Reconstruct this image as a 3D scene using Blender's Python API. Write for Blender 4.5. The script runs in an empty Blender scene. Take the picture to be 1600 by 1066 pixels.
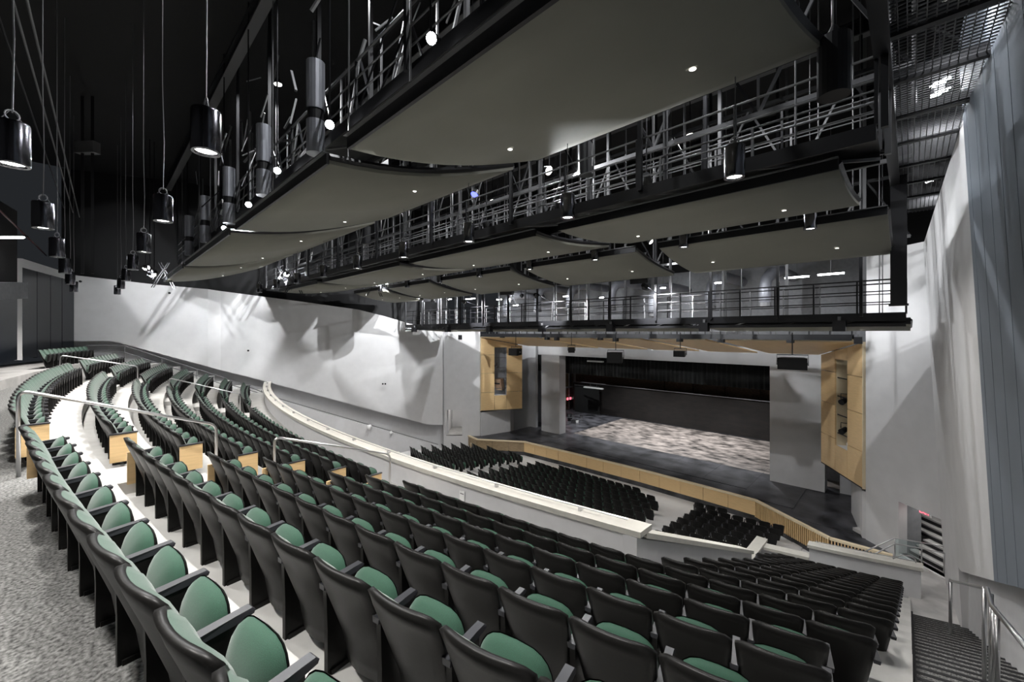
import bpy, math, random
from math import sin, cos, pi, hypot, asin, atan2, radians
random.seed(7)
C = bpy.context.scene.collection
# ------------------------------------------------------------------ camera, world, exposure
F, H, YAW = 637.0, 519.76, radians(44.26)          # focal length and horizon in pixels of the 1600x1066 frame
CX, CY = 13.97, -28.43                             # eye; z = 0 is eye height, x runs house right, y runs upstage
cam = bpy.data.cameras.new('camera'); cam.sensor_width = 36; cam.lens = F*36/1600
cam.shift_y = -(533-H)/1600; cam.clip_start = .05; cam.clip_end = 200
co = bpy.data.objects.new('camera', cam); C.objects.link(co)
co.location = (CX, CY, 0); co.rotation_euler = (pi/2, 0, YAW)
S = bpy.context.scene; S.camera = co
S.view_settings.view_transform = 'Standard'; S.view_settings.look = 'None'
S.view_settings.exposure = 0.5; S.view_settings.gamma = 1; S.view_settings.use_curve_mapping = False
w = bpy.data.worlds.new('world'); S.world = w; w.use_nodes = True
w.node_tree.nodes['Background'].inputs[0].default_value = (.6, .66, .75, 1)
w.node_tree.nodes['Background'].inputs[1].default_value = .02
ck, sk = cos(YAW), sin(YAW)
def ray(px):
    k = (px-800)/F
    return k*ck-sk, k*sk+ck
def at_x(px, py, X):
    dx, dy = ray(px); D = (X-CX)/dx
    return (X, CY+dy*D, (H-py)/F*D)
def at_y(px, py, Y):
    dx, dy = ray(px); D = (Y-CY)/dy
    return (CX+dx*D, Y, (H-py)/F*D)
def at_z(px, py, Z):
    D = F*Z/(H-py); dx, dy = ray(px)
    return (CX+dx*D, CY+dy*D, Z)
def depth(x, y): return -sk*(x-CX)+ck*(y-CY)

# lamp settings (the lamps themselves stand in their luminaires)
PENDANT_W, FLOOD_W, RECESS_W = 520, 1100, 130

# ------------------------------------------------------------------ materials
MATS = {}
def mat(name, col, rough=.6, metal=0., var=.0, scale=20., bump=0., emit=None, spec=.5, stretch=None, col2=None, sheen=0, detail=4, coat=0):
    m = bpy.data.materials.new(name); m.use_nodes = True; nt = m.node_tree; b = nt.nodes['Principled BSDF']
    b.inputs['Base Color'].default_value = (*col, 1); b.inputs['Roughness'].default_value = rough
    b.inputs['Metallic'].default_value = metal; b.inputs['Specular IOR Level'].default_value = spec
    if sheen: b.inputs['Sheen Weight'].default_value = sheen
    if coat: b.inputs['Coat Weight'].default_value = coat
    if emit:
        b.inputs['Emission Color'].default_value = (*emit[0], 1); b.inputs['Emission Strength'].default_value = emit[1]
    if var or bump or col2:
        tc = nt.nodes.new('ShaderNodeTexCoord'); n = nt.nodes.new('ShaderNodeTexNoise')
        n.inputs['Scale'].default_value = scale; n.inputs['Detail'].default_value = detail
        mp = nt.nodes.new('ShaderNodeMapping'); nt.links.new(tc.outputs['Object'], mp.inputs[0])
        if stretch: mp.inputs['Scale'].default_value = stretch
        nt.links.new(mp.outputs[0], n.inputs['Vector'])
        if var or col2:
            r = nt.nodes.new('ShaderNodeValToRGB')
            a = tuple(c*(1-var) for c in col); z = col2 or tuple(min(1, c*(1+var)) for c in col)
            r.color_ramp.elements[0].position = .32; r.color_ramp.elements[1].position = .68
            r.color_ramp.elements[0].color = (*a, 1); r.color_ramp.elements[1].color = (*z, 1)
            nt.links.new(n.outputs['Fac'], r.inputs[0]); nt.links.new(r.outputs[0], b.inputs['Base Color'])
        if bump:
            bp = nt.nodes.new('ShaderNodeBump'); bp.inputs['Strength'].default_value = bump; bp.inputs['Distance'].default_value = .01
            nt.links.new(n.outputs['Fac'], bp.inputs['Height']); nt.links.new(bp.outputs[0], b.inputs['Normal'])
    MATS[name] = m; return m
M_wall = mat('grey_paint', (.60, .60, .615), .75, var=.03, scale=3)
M_wall2 = mat('pale_grey_paint', (.62, .615, .62), .7, var=.03, scale=2)
M_shade = mat('shaded_wall_paint', (.15, .17, .20), .7, var=.03, scale=2)  # wall paint darkened and blued to stand for shade on the nearest panel
M_black = mat('black_paint', (.008, .008, .009), .8)
M_dark = mat('dark_navy_panel', (.004, .006, .010), .3, var=.3, scale=.5, spec=.35)
M_conc = mat('concrete', (.45, .445, .43), .6, var=.10, scale=2.2, bump=.05, detail=8)
M_conc2 = mat('grey_concrete', (.42, .41, .40), .7, var=.2, scale=1.5, bump=.08, detail=8)
M_orch = mat('pale_orchestra_floor', (.56, .555, .55), .5, var=.05, scale=1)
M_carpet = mat('grey_carpet', (.17, .17, .165), .95, var=.75, scale=38, bump=.5, stretch=(1, 1, 1), detail=6)
M_nose = mat('black_rubber_nosing', (.012, .012, .014), .6)
M_cap = mat('cream_cap', (.56, .545, .50), .5, var=.05, scale=6)
M_shell = mat('black_plastic', (.0075, .0072, .0068), .40, var=.15, scale=60, bump=.03, spec=.22)
M_green = mat('green_upholstery', (.0125, .056, .032), .85, var=.22, scale=260, bump=.12, sheen=.25)
M_arm = mat('dark_grey_plastic', (.022, .023, .028), .45)
M_steel = mat('black_steel', (.012, .012, .014), .45, metal=.3)
M_gsteel = mat('grey_steel', (.15, .15, .155), .5, metal=.3)
M_strut = mat('pale_strut', (.42, .42, .43), .5, metal=.2)
M_chrome = mat('brushed_steel', (.55, .55, .56), .28, metal=1)
M_maple = mat('maple_veneer', (.74, .52, .27), .4, var=.06, scale=3, stretch=(1, 1, 12), spec=.4)
M_maple2 = mat('maple_edge', (.78, .66, .46), .45, var=.04, scale=4)
M_brown = mat('brown_rope_and_shade', (.30, .22, .13), .5, var=.25, scale=4, stretch=(1, 1, 8))
M_cloud = mat('warm_grey_gypsum', (.205, .20, .168), .8, var=.04, scale=.6)
M_stage = mat('black_stage_boards', (.012, .0125, .015), .36, scale=1.1, detail=14, var=.6, col2=(.085, .085, .095), bump=.04)
M_stage2 = mat('scuffed_stage_boards', (.035, .029, .026), .42, scale=1.3, detail=15, var=.6, col2=(.30, .26, .235), stretch=(1, 1.6, 1), bump=.05)
M_velour = mat('black_velour', (.006, .007, .007), .95, sheen=.1)
M_drop = mat('black_brown_drop', (.008, .0055, .0045), .8, var=.4, scale=1.2, stretch=(1, 1, 3))
M_gloss = mat('gloss_black_metal', (.20, .20, .22), .17, metal=1)
M_duct = mat('grey_duct', (.34, .35, .39), .45, metal=.35, var=.1, scale=3)
M_lens = mat('lamp_lens', (1, 1, 1), .3, emit=((1, .97, .92), 14))
M_flood = mat('flood_lens', (1, 1, 1), .3, emit=((.95, .97, 1), 60))
M_dot = mat('downlight_lens', (1, 1, 1), .3, emit=((1, .98, .92), 3))
M_tube = mat('fluorescent_tube', (1, 1, 1), .3, emit=((.97, .98, 1), 18))
M_block = mat('grey_block', (.22, .225, .24), .8, var=.08, scale=6)
M_red = mat('red_exit_glow', (.9, .05, .08), .4, emit=((1, .12, .18), 2.2))
M_white = mat('white_paint', (.80, .80, .80), .5)
M_grate = mat('galvanised_grating', (.11, .11, .115), .5, metal=.5)
M_brick = mat('brown_brick', (.17, .115, .08), .85, var=.35, scale=6, stretch=(.6, 1, 3))
M_pink = mat('faded_case', (.45, .30, .20), .6, var=.2, scale=5)
M_glass = mat('clear_glass', (.80, .90, .90), .03); M_glass.node_tree.nodes['Principled BSDF'].inputs['Transmission Weight'].default_value = .95
M_blueled = mat('blue_lens', (.05, .06, .9), .3, emit=((.1, .12, 1), 3))

# ------------------------------------------------------------------ mesh helpers
class MB:
    def __init__(s): s.v = []; s.f = []; s.m = []; s.mats = []; s.cur = 0
    def use(s, m):
        if m not in s.mats: s.mats.append(m)
        s.cur = s.mats.index(m); return s
    def add(s, vs, fs):
        o = len(s.v); s.v += [tuple(p) for p in vs]; s.f += [tuple(i+o for i in f) for f in fs]; s.m += [s.cur]*len(fs); return s
    def box(s, c, d, rz=0, rx=0):
        a, b, h = d[0]/2, d[1]/2, d[2]/2; vs = []
        for x, y, z in ((-a,-b,-h),(a,-b,-h),(a,b,-h),(-a,b,-h),(-a,-b,h),(a,-b,h),(a,b,h),(-a,b,h)):
            if rx: y, z = y*cos(rx)-z*sin(rx), y*sin(rx)+z*cos(rx)
            if rz: x, y = x*cos(rz)-y*sin(rz), x*sin(rz)+y*cos(rz)
            vs.append((c[0]+x, c[1]+y, c[2]+z))
        return s.add(vs, [(0,3,2,1),(4,5,6,7),(0,1,5,4),(1,2,6,5),(2,3,7,6),(3,0,4,7)])
    def bar(s, p, q, wd, ht=None):                       # square bar from p to q
        ht = ht or wd
        d = [q[i]-p[i] for i in range(3)]; L = math.sqrt(sum(x*x for x in d)) or 1e-6; d = [x/L for x in d]
        up = (0,0,1) if abs(d[2]) < .95 else (1,0,0)
        a = (d[1]*up[2]-d[2]*up[1], d[2]*up[0]-d[0]*up[2], d[0]*up[1]-d[1]*up[0]); l = math.sqrt(sum(x*x for x in a)); a = [x/l*wd/2 for x in a]
        b = (a[1]*d[2]-a[2]*d[1], a[2]*d[0]-a[0]*d[2], a[0]*d[1]-a[1]*d[0]); l = math.sqrt(sum(x*x for x in b)); b = [x/l*ht/2 for x in b]
        vs = []
        for e in (p, q):
            for u, w_ in ((-1,-1),(1,-1),(1,1),(-1,1)): vs.append([e[i]+a[i]*u+b[i]*w_ for i in range(3)])
        return s.add(vs, [(0,1,2,3),(7,6,5,4),(0,4,5,1),(1,5,6,2),(2,6,7,3),(3,7,4,0)])
    def tube(s, pts, r, n=8, cap=True):
        rings = []
        prev = None
        for i, p in enumerate(pts):
            a = pts[max(i-1, 0)]; b = pts[min(i+1, len(pts)-1)]
            d = [b[j]-a[j] for j in range(3)]; L = math.sqrt(sum(x*x for x in d)) or 1e-6; d = [x/L for x in d]
            if prev is None: up = (0,0,1) if abs(d[2]) < .9 else (1,0,0)
            else: up = prev
            k = sum(up[j]*d[j] for j in range(3)); u = [up[j]-k*d[j] for j in range(3)]; l = math.sqrt(sum(x*x for x in u)) or 1e-6; u = [x/l for x in u]; prev = u
            v = (d[1]*u[2]-d[2]*u[1], d[2]*u[0]-d[0]*u[2], d[0]*u[1]-d[1]*u[0])
            rr = r[i] if isinstance(r, (list, tuple)) else r
            rings.append([[p[j]+rr*(u[j]*cos(2*pi*t/n)+v[j]*sin(2*pi*t/n)) for j in range(3)] for t in range(n)])
        vs = [q for g in rings for q in g]; fs = []
        for i in range(len(pts)-1):
            for t in range(n): fs.append((i*n+t, i*n+(t+1)%n, (i+1)*n+(t+1)%n, (i+1)*n+t))
        if cap: fs += [tuple(range(n-1, -1, -1)), tuple((len(pts)-1)*n+t for t in range(n))]
        return s.add(vs, fs)
    def prism(s, poly, z0, z1):                          # poly ccw in xy; z0/z1 numbers or functions of (x,y)
        n = len(poly); g = lambda z, p: z(*p) if callable(z) else z
        vs = [(p[0], p[1], g(z0, p)) for p in poly]+[(p[0], p[1], g(z1, p)) for p in poly]
        return s.add(vs, [tuple(range(n-1,-1,-1)), tuple(range(n, 2*n))]+[(i,(i+1)%n,n+(i+1)%n,n+i) for i in range(n)])
    def slab(s, pts, off):                               # planar polygon given thickness along vector off
        n = len(pts); vs = list(pts)+[tuple(p[i]+off[i] for i in range(3)) for p in pts]
        return s.add(vs, [tuple(range(n)), tuple(range(2*n-1, n-1, -1))]+[(i,n+i,n+(i+1)%n,(i+1)%n) for i in range(n)])
    def lathe(s, prof, n=16, c=(0,0,0)):
        vs = [(c[0]+r*cos(2*pi*t/n), c[1]+r*sin(2*pi*t/n), c[2]+z) for r, z in prof for t in range(n)]; fs = []
        for i in range(len(prof)-1):
            for t in range(n): fs.append((i*n+t, i*n+(t+1)%n, (i+1)*n+(t+1)%n, (i+1)*n+t))
        return s.add(vs, fs)
    def disc(s, c, r, n=14, axis='z'):
        return s.add([(c[0]+r*cos(2*pi*t/n), c[1]+r*sin(2*pi*t/n), c[2]) for t in range(n)], [tuple(range(n))])
    def mesh(s, name, m=None, smooth=False):
        me = bpy.data.meshes.new(name); me.from_pydata(s.v, [], s.f)
        for mm in (s.mats or [m]): me.materials.append(mm)
        if s.mats: me.polygons.foreach_set('material_index', s.m)
        if smooth:
            me.polygons.foreach_set('use_smooth', [True]*len(s.f))
        me.update(); return me
    def build(s, name, m=None, parent=None, smooth=False, loc=None):
        return link(name, s.mesh(name, m, smooth), parent, loc)
def link(name, me, parent=None, loc=None):
    o = bpy.data.objects.new(name, me); C.objects.link(o)
    if parent: o.parent = parent
    if loc: o.location = loc
    return o
def local(o_parent, p):                                  # world -> local of an unrotated parent
    return tuple(p[i]-o_parent.location[i] for i in range(3))
def thing(name, label, cat, loc=(0,0,0), rz=0, group=None):
    o = bpy.data.objects.new(name, None); C.objects.link(o); o.location = loc; o.rotation_euler = (0,0,rz)
    o.empty_display_size = .1; o['label'] = label; o['category'] = cat
    if group: o['group'] = group
    return o
def tag(o, label, cat, group=None):
    o['label'] = label; o['category'] = cat
    if group: o['group'] = group
    return o
def struct(o, label=None, cat=None):
    o['kind'] = 'structure'
    if label: o['label'] = label; o['category'] = cat or 'wall'
    return o
def shift(mb, o):                                        # world coordinates collected in mb become local to o
    x, y, z = o.location; mb.v = [(p[0]-x, p[1]-y, p[2]-z) for p in mb.v]; return mb
ONES = ['zeroth','first','second','third','fourth','fifth','sixth','seventh','eighth','ninth','tenth','eleventh','twelfth','thirteenth','fourteenth','fifteenth','sixteenth','seventeenth','eighteenth','nineteenth']
def ordn(n):
    if n < 20: return ONES[n]
    t = {2:('twentieth','twenty'),3:('thirtieth','thirty'),4:('fortieth','forty')}[n//10]
    return t[0] if n % 10 == 0 else t[1]+'-'+ONES[n % 10]

# ------------------------------------------------------------------ house geometry: every row is an arc about CC
CC = (0.0, 36.5); R0 = 66.0
def corr(x, q): return -.018*max(0, 6-x)*min(1, max(0, 1-q/6))-(.10*min(1, max(0, (7-x)/3)) if q < .5 else 0)
def qpt(x, q): r = R0-q-corr(x, q); return (x, CC[1]-math.sqrt(r*r-x*x))
def qof(x, y): return R0-hypot(x-CC[0], y-CC[1])
def rowq(i): return .15+.88*(i-1)
def rowz(i): return -2.0 if i == 1 else -2.30-.357*(i-2)        # floor of row i
def zsl(q): return -2.0-.4055*(q-.1)                               # slope of the house
W0, W1 = (-23.5, -29.3), (-14.6, -7.4)                            # plan line of the fan wall, house left
def wallx(y): return W0[0]+(W1[0]-W0[0])*(y-W0[1])/(W1[1]-W0[1])
def on_wall(px, py, off=0.):
    dx, dy = ray(px); ux, uy = W1[0]-W0[0], W1[1]-W0[1]; L = hypot(ux, uy); nx, ny = uy/L, -ux/L   # n points into the house
    ax, ay = W0[0]+nx*off, W0[1]+ny*off
    D = ((ax-CX)*nx+(ay-CY)*ny)/(dx*nx+dy*ny)
    return (CX+dx*D, CY+dy*D, (H-py)/F*D)
def arc(q, x0, x1, n=24): return [qpt(x0+(x1-x0)*t/n, q) for t in range(n+1)]
def sector(q0, q1, x0, x1, n=24): return arc(q0, x0, x1, n)+arc(q1, x0, x1, n)[::-1]

# floors -----------------------------------------------------------
fl = MB(); 
floor = struct(MB().prism([(-24,-24),(16.5,-24),(16.5,14),(-24,14)], -10.6, -10.05).build('floor', M_orch))
for i in range(1, 8):
    q0, q1 = (.46 if i == 1 else rowq(i)-.07), rowq(i+1)-.07
    if i == 7: q1 = 6.65
    x0 = max(wallx(qpt(-17.5, q1)[1])+.3, -21.5)
    struct(MB().prism(sector(q0, q1, x0, 14.0, 40), rowz(i)-.7, rowz(i)).build('floor', M_conc))
for i in range(8, 21):
    q0, q1 = rowq(i)-.07, rowq(i+1)-.07
    struct(MB().prism(sector(q0, q1, 10.5 if i < 17 else 9.8, 14.0, 8), rowz(i)-.9, rowz(i)).build('floor', M_conc))
struct(MB().prism(sector(-1.35, .46, -22.5, 16.4, 40), -2.6, -2.0).build('floor', M_carpet))           # cross-aisle
struct(MB().prism(sector(-4.2, -1.35, -23.6, 16.4, 40), -2.6, -1.66).build('floor', M_conc2))           # rear platform
# half steps in the two aisles through the rows
for (xa, xb) in ((5.02, 6.0), (-9.15, -7.95)):
    for i in range(1, 7):
        q = rowq(i+1)-.07
        struct(MB().prism(sector(q, q+.42, xa, xb, 3), rowz(i+1)-.02, rowz(i+1)+.17).build('step', M_conc, floor))
for j in range(0, 12):                                                                                        # orchestra treads
    q = 23.2-.885*j
    struct(MB().prism(sector(q-.885, q, -13.5, 10.4, 16), -10.5, -10.02+.12*(j)).build('floor', M_orch))

# stairs with carpet along the wall, house right --------------------
st = MB(); stairs = struct(MB().prism(sector(-1.2, 16.6, 14.02, 16.2, 20), lambda x,y: zsl(qof(x,y))-1.2, lambda x,y: zsl(qof(x,y))-.42).build('floor', M_conc2))
for n in range(38):
    q = .1+.44*n
    z = -2.0-.1783*(n+1)
    sp = struct(MB().prism(sector(q, q+.44, 14.02, 16.1, 3), z-.35, z).build('step', M_carpet, stairs))
    struct(MB().prism(sector(q+.385, q+.448, 14.02, 16.09, 3), z-.05, z+.006).build('nosing', M_nose, sp))
    if n % 1 == 0: struct(MB().prism(sector(q+.02, q+.40, 13.93, 14.05, 1), z-.3, z+.11).build('curb_block', M_nose, sp))
struct(MB().prism(sector(16.8, 24.5, 13.95, 16.8, 8), -10.0, -8.80).build('floor', M_conc2))                  # landing

# parapet in front of the upper rows ------------------------------------
pp = struct(MB().prism(sector(6.62, 6.86, -17.6, 10.64, 40), -10.2, -3.48).build('wall_parapet', M_wall))
struct(MB().prism(sector(6.54, 6.96, -17.6, 10.72, 40), -3.48, -3.38).build('trim', M_cap, pp))
r_ = MB().tube([(x, y, -3.31) for x, y in arc(6.75, -17.3, 10.4, 40)], .016, 6)
rail = struct(r_.build('rail', M_chrome, pp))
for k in range(14):
    x = -16.5+k*2.0; x, y = qpt(x, 6.75); struct(MB().box((x, y, -3.345), (.05, .09, .07)).build('bracket', M_chrome, pp))
# raked side wall of the lower block, house right
def rk(x, y): return -3.42-.43*(y+21.9)
poly = [(10.41,-22.02),(10.67,-22.02),(10.67,-15.0),(10.41,-15.0)]
sw = struct(MB().prism(poly, -10.2, lambda x,y: min(-3.48, rk(x,y)-.08)).build('wall_rake', M_wall))
struct(MB().prism([(10.32,-21.75),(10.72,-21.75),(10.72,-14.95),(10.32,-14.95)], lambda x,y: rk(x,y)-.08, lambda x,y: rk(x,y)+.02).build('trim', M_cap, sw))
s2 = struct(MB().prism([(9.66,-15.1),(9.9,-15.1),(9.9,-10.0),(9.66,-10.0)], -10.2, lambda x,y: -8.08-.03*(y+15.1)).build('wall_rake', M_wall))
struct(MB().prism([(9.6,-15.1),(9.98,-15.1),(9.98,-9.9),(9.6,-9.9)], lambda x,y: -8.08-.03*(y+15.1), lambda x,y: -7.98-.03*(y+15.1)).build('trim', M_cap, s2))
s2b = struct(MB().prism([(9.66,-15.12),(10.64,-15.12),(10.64,-14.9),(9.66,-14.9)], -10.2, -8.0).build('wall_rake', M_wall))
fp = struct(MB().prism(sector(17.95, 18.2, 9.66, 11.35, 6), -10.2, -8.3).build('wall_front', M_wall))
struct(MB().prism(sector(17.88, 18.28, 9.6, 11.35, 6), -8.3, -8.2).build('trim', M_cap, fp))
fp2 = struct(MB().prism(sector(17.95, 18.2, 11.35, 14.25, 8), -10.2, -7.85).build('wall_front', M_wall))
struct(MB().prism(sector(17.88, 18.28, 11.3, 14.3, 8), -7.85, -7.74).build('trim', M_cap, fp2))
fr = MB().tube([(x, y, -7.64) for x, y in arc(18.08, 11.5, 14.1, 8)], .016, 6); struct(fr.build('rail', M_chrome, fp2))

# ramp along the fan wall, house left -----------------------------------
ux, uy = W1[0]-W0[0], W1[1]-W0[1]; L = hypot(ux, uy); ux, uy = ux/L, uy/L; nx, ny = uy, -ux
def wpt(t, off): return (W0[0]+ux*t+nx*off, W0[1]+uy*t+ny*off)
def ramp_z(t): return -5.35-(t-10.7)*.395
rp = [wpt(9.0,-.9), wpt(9.0,2.0), wpt(22.4,2.0), wpt(22.4,-.9)]
tof = lambda x, y: (x-W0[0])*ux+(y-W0[1])*uy
struct(MB().prism(rp[::-1] if False else rp, -10.3, lambda x,y: ramp_z(tof(x,y))).build('floor', M_conc2))
lw = struct(MB().prism([wpt(8.6,1.9), wpt(8.6,2.06), wpt(22.6,2.06), wpt(22.6,1.9)], -10.3, lambda x,y: ramp_z(tof(x,y))+.95).build('wall_ramp', M_wall))
a, b = wpt(8.6,1.98), wpt(22.6,1.98)
struct(MB().tube([(*a, ramp_z(8.6)+1.05), (*b, ramp_z(22.6)+1.05)], .025, 6).build('rail', M_gsteel, lw))
struct(MB().tube([(*wpt(1.5,2.1), -.75),(*wpt(3.2,2.1),-.8),(*wpt(8.6,2.0), -3.15),(*wpt(10.5,2.0),-4.1)], .025, 6).build('rail', M_gsteel, lw))
struct(MB().tube([(*wpt(1.5,2.1), -1.15),(*wpt(3.2,2.1),-1.2),(*wpt(8.6,2.0), -3.6),(*wpt(10.5,2.0),-4.5)], .02, 6).build('rail', M_gsteel, lw))
for t in (1.5, 3.2, 5, 6.8, 8.6, 10.4):
    z = -.75 if t < 2 else (-.8-(t-3.2)*.435)
    struct(MB().tube([(*wpt(t,2.05), z), (*wpt(t,2.05), z-1.3)], .02, 6).build('post', M_gsteel, lw))

# ------------------------------------------------------------------ walls
# fan wall, house left: upper wall stands proud of a recessed lower wall
topL = [(115,430),(245,445),(350,454),(437,467),(475,472),(567,485),(600,494),(640,506),(692,516)]
botL = [(692,672),(670,664),(400,592),(345,578),(175,533),(115,533)]
def wall_piece(pxs, name, off=0., th=.5, m=M_wall2):
    pts = [on_wall(*p, off) for p in pxs]
    return struct(MB().slab(pts, (-nx*th, -ny*th, 0)).build(name, m))
wall_piece([(115,430),(115,533),(175,533),(325,573),(325,452),(245,445)], 'wall_left', .25)
wall_piece([(345,455),(345,578.5),(400,592),(560,635),(560,484),(475,472),(437,467)], 'wall_left', .0)
wall_piece([(560,484),(560,635),(670,664),(692,664),(692,516),(640,506),(600,494)], 'wall_left', .0)
p0, p1 = on_wall(325,452,.25), on_wall(345,455,0)
q0, q1 = on_wall(325,573,.25), on_wall(345,578.5,0)
struct(MB().slab([p0, q0, q1, p1], (-.1, 0, 0)).build('wall_left', M_wall2))
struct(MB().prism([wpt(-1,-.95), wpt(-1,-.8), wpt(24.2,-.8), wpt(24.2,-.95)], -10.3, 0.3).build('wall_left', M_wall))
struct(MB().prism([wpt(-1,-1.1), wpt(-1,-.96), wpt(24.2,-.96), wpt(24.2,-1.1)], -10.3, 10.5).build('wall_left', M_black))
for (px, py) in ((265,458),(388,548),(598,600),(602,600),(126,440)):
    x, y, z = on_wall(px, py, .3); tag(MB().tube([(x,y,z),(x+nx*.06,y+ny*.06,z)], .07, 8).build('wall_sensor', M_black), 'small black disc on the pale side wall, '+{265:'high near the rear',388:'above the ramp',598:'first of a pair',602:'second of a pair',126:'beside the dark rear panels'}[px], 'sensor')
# 45 degree wall beside the stage and its doorway, both sides
def corner_wall(sx):
    A, B = (sx*12.62, -5.12), (sx*14.9, -7.3)
    d = (B[0]-A[0], B[1]-A[1]); Ld = hypot(*d); d = (d[0]/Ld, d[1]/Ld); n = (sx*-d[1]*-1 if False else -sx*0 - d[1]*sx*-1*-1, 0)
    nn = (d[1], -d[0]) if sx > 0 else (-d[1], d[0])            # towards the house
    if nn[1] > 0: nn = (-nn[0], -nn[1])
    back = (-nn[0]*.35, -nn[1]*.35, 0)
    P = lambda t, z: (A[0]+d[0]*t, A[1]+d[1]*t, z)
    t0, t1, zt, zb = (1.45, 3.3, -6.72, -8.78) if sx > 0 else (1.55, 2.95, -6.7, -8.95)
    top = 3.4 if sx > 0 else .75
    for quad in ((P(0,-10.2),P(t0,-10.2),P(t0,top),P(0,top)), (P(t0,zt),P(t1,zt),P(t1,top),P(t0,top)), (P(t1,-10.2),P(Ld,-10.2),P(Ld,top),P(t1,top)), (P(t0,-10.2),P(t1,-10.2),P(t1,zb),P(t0,zb))):
        if abs(quad[0][0]-quad[1][0]) < .03: continue
        struct(MB().slab(list(quad), back).build('wall_corner', M_wall2))
    return A, d, nn, (t0, t1, zt, zb)
cR, cL = corner_wall(1), corner_wall(-1)
def doorway(c, lit):                                          # jamb and the room behind each doorway
    A, d, nn, (t0, t1, zt, zb) = c
    P = lambda t, o, z: (A[0]+d[0]*t-nn[0]*o, A[1]+d[1]*t-nn[1]*o, z)
    ta, dj = (t0-2.2, .95) if lit == 0 else (t0-.02, 3)
    for pts, off, m in (((P(t0-.02,.3,zb),P(t0-.02,dj,zb),P(t0-.02,dj,zt+.6),P(t0-.02,.3,zt+.6)), (d[0]*-.1,d[1]*-.1,0), M_block if lit == 0 else M_wall2), ((P(t1+.02,.3,zb),P(t1+.02,3.4,zb),P(t1+.02,3.4,zt+.6),P(t1+.02,.3,zt+.6)), (d[0]*.1,d[1]*.1,0), M_wall2),
                     ((P(ta,3.4,zb),P(t1,3.4,zb),P(t1,3.4,zt+.6),P(ta,3.4,zt+.6)), (-nn[0]*.1,-nn[1]*.1,0), M_wall2)):
        struct(MB().slab(list(pts), off).build('wall_passage', m))
    struct(MB().slab([P(ta,.1,zb),P(t1,.1,zb),P(t1,3.4,zb),P(ta,3.4,zb)], (0,0,-.15)).build('floor', M_conc2))
    struct(MB().slab([P(ta,.36,zt+.6),P(t1,.36,zt+.6),P(t1,3.4,zt+.6),P(ta,3.4,zt+.6)], (0,0,.1)).build('ceiling', M_wall2))
    return P
PR = doorway(cR, 0); PL = doorway(cL, 1)
# five steps up inside the doorway, house right
for k in range(6):
    t0, t1 = cR[3][0]+.02-(.8 if k > 2 else 0), cR[3][1]
    z0 = cR[3][3]
    pts = [PR(t0,.45+.27*k,z0+.19*(k+1)), PR(t1,.45+.27*k,z0+.19*(k+1)), PR(t1,3.3,z0+.19*(k+1)), PR(t0,3.3,z0+.19*(k+1))]
    sp = struct(MB().slab(pts, (0,0,-.19)).build('step', M_orch)); 
    n0 = [PR(t0,.445+.27*k,z0+.19*k+.015), PR(t1,.445+.27*k,z0+.19*k+.015), PR(t1,.445+.27*k,z0+.19*(k+1)-.06), PR(t0,.445+.27*k,z0+.19*(k+1)-.06)]
    struct(MB().slab(n0, (cR[2][0]*.02, cR[2][1]*.02, 0)).build('nosing', M_nose, sp))
# wall house right: a proud upper wall in two leaning panels over a recessed base
def lean(y, z, x0=14.92): return x0-.045*(z+8.6)
def right_panel(y0, y1, zb0, zb1, zt, x0, m, th=.35):
    P = lambda y, z: (x0-.045*(z+8.6), y, z)
    return struct(MB().slab([P(y0,zb0),P(y0,zt[0]),P(y1,zt[1]),P(y1,zb1)], (th,0,0)).build('wall_right', m))
right_panel(-7.25,-13.2,-8.9,-9.0+.0,(3.25,4.0),14.9,M_wall2) if False else None
def P(y, z, o=0.): return (14.87+.06*(-7.25-y)-.0445*(z+8.6)-o, y, z)
struct(MB().slab([P(-7.25,-8.9),P(-7.25,3.25),P(-16.2,4.6),P(-16.2,-4.84),P(-11.2,-6.8),P(-10.7,-6.9),P(-10.7,-8.9)], (.35,.12,0)).build('wall_right', M_wall2))
struct(MB().slab([P(-16.0,-4.92,.06),P(-16.0,5.9,.06),P(-26.5,8.5,.06),P(-26.5,-.72,.06)], (.35,.12,0)).build('wall_right', M_shade))
for k in range(13):                                            # shallow ribs of the nearest panel
    y = -16.35-.75*k; zb = -4.9+(-16.0-y)*.4
    struct(MB().slab([P(y,zb,.064),P(y,5.9+(-16-y)*.245,.064),P(y-.015,5.9+(-16-y)*.245,.064),P(y-.015,zb,.064)], (.02,0,0)).build('trim', M_shade))
struct(MB().prism([(15.2,-10.6),(15.5,-10.6),(16.6,-30),(16.3,-30)], -9.2, lambda x,y: min(1.0, zsl(qof(x,y))+2.4)).build('wall_right', M_wall))
struct(MB().prism([(16.8,-5),(17,-5),(17,-33.5),(16.8,-33.5)], -10.2, 10.5).build('wall_right', M_black))
bs = MB().prism([(15.16,-10.6),(15.24,-10.6),(16.16,-27),(16.08,-27)], lambda x,y: zsl(qof(x,y))-.35, lambda x,y: zsl(qof(x,y))-.05); struct(bs.build('baseboard_right', M_nose))
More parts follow.
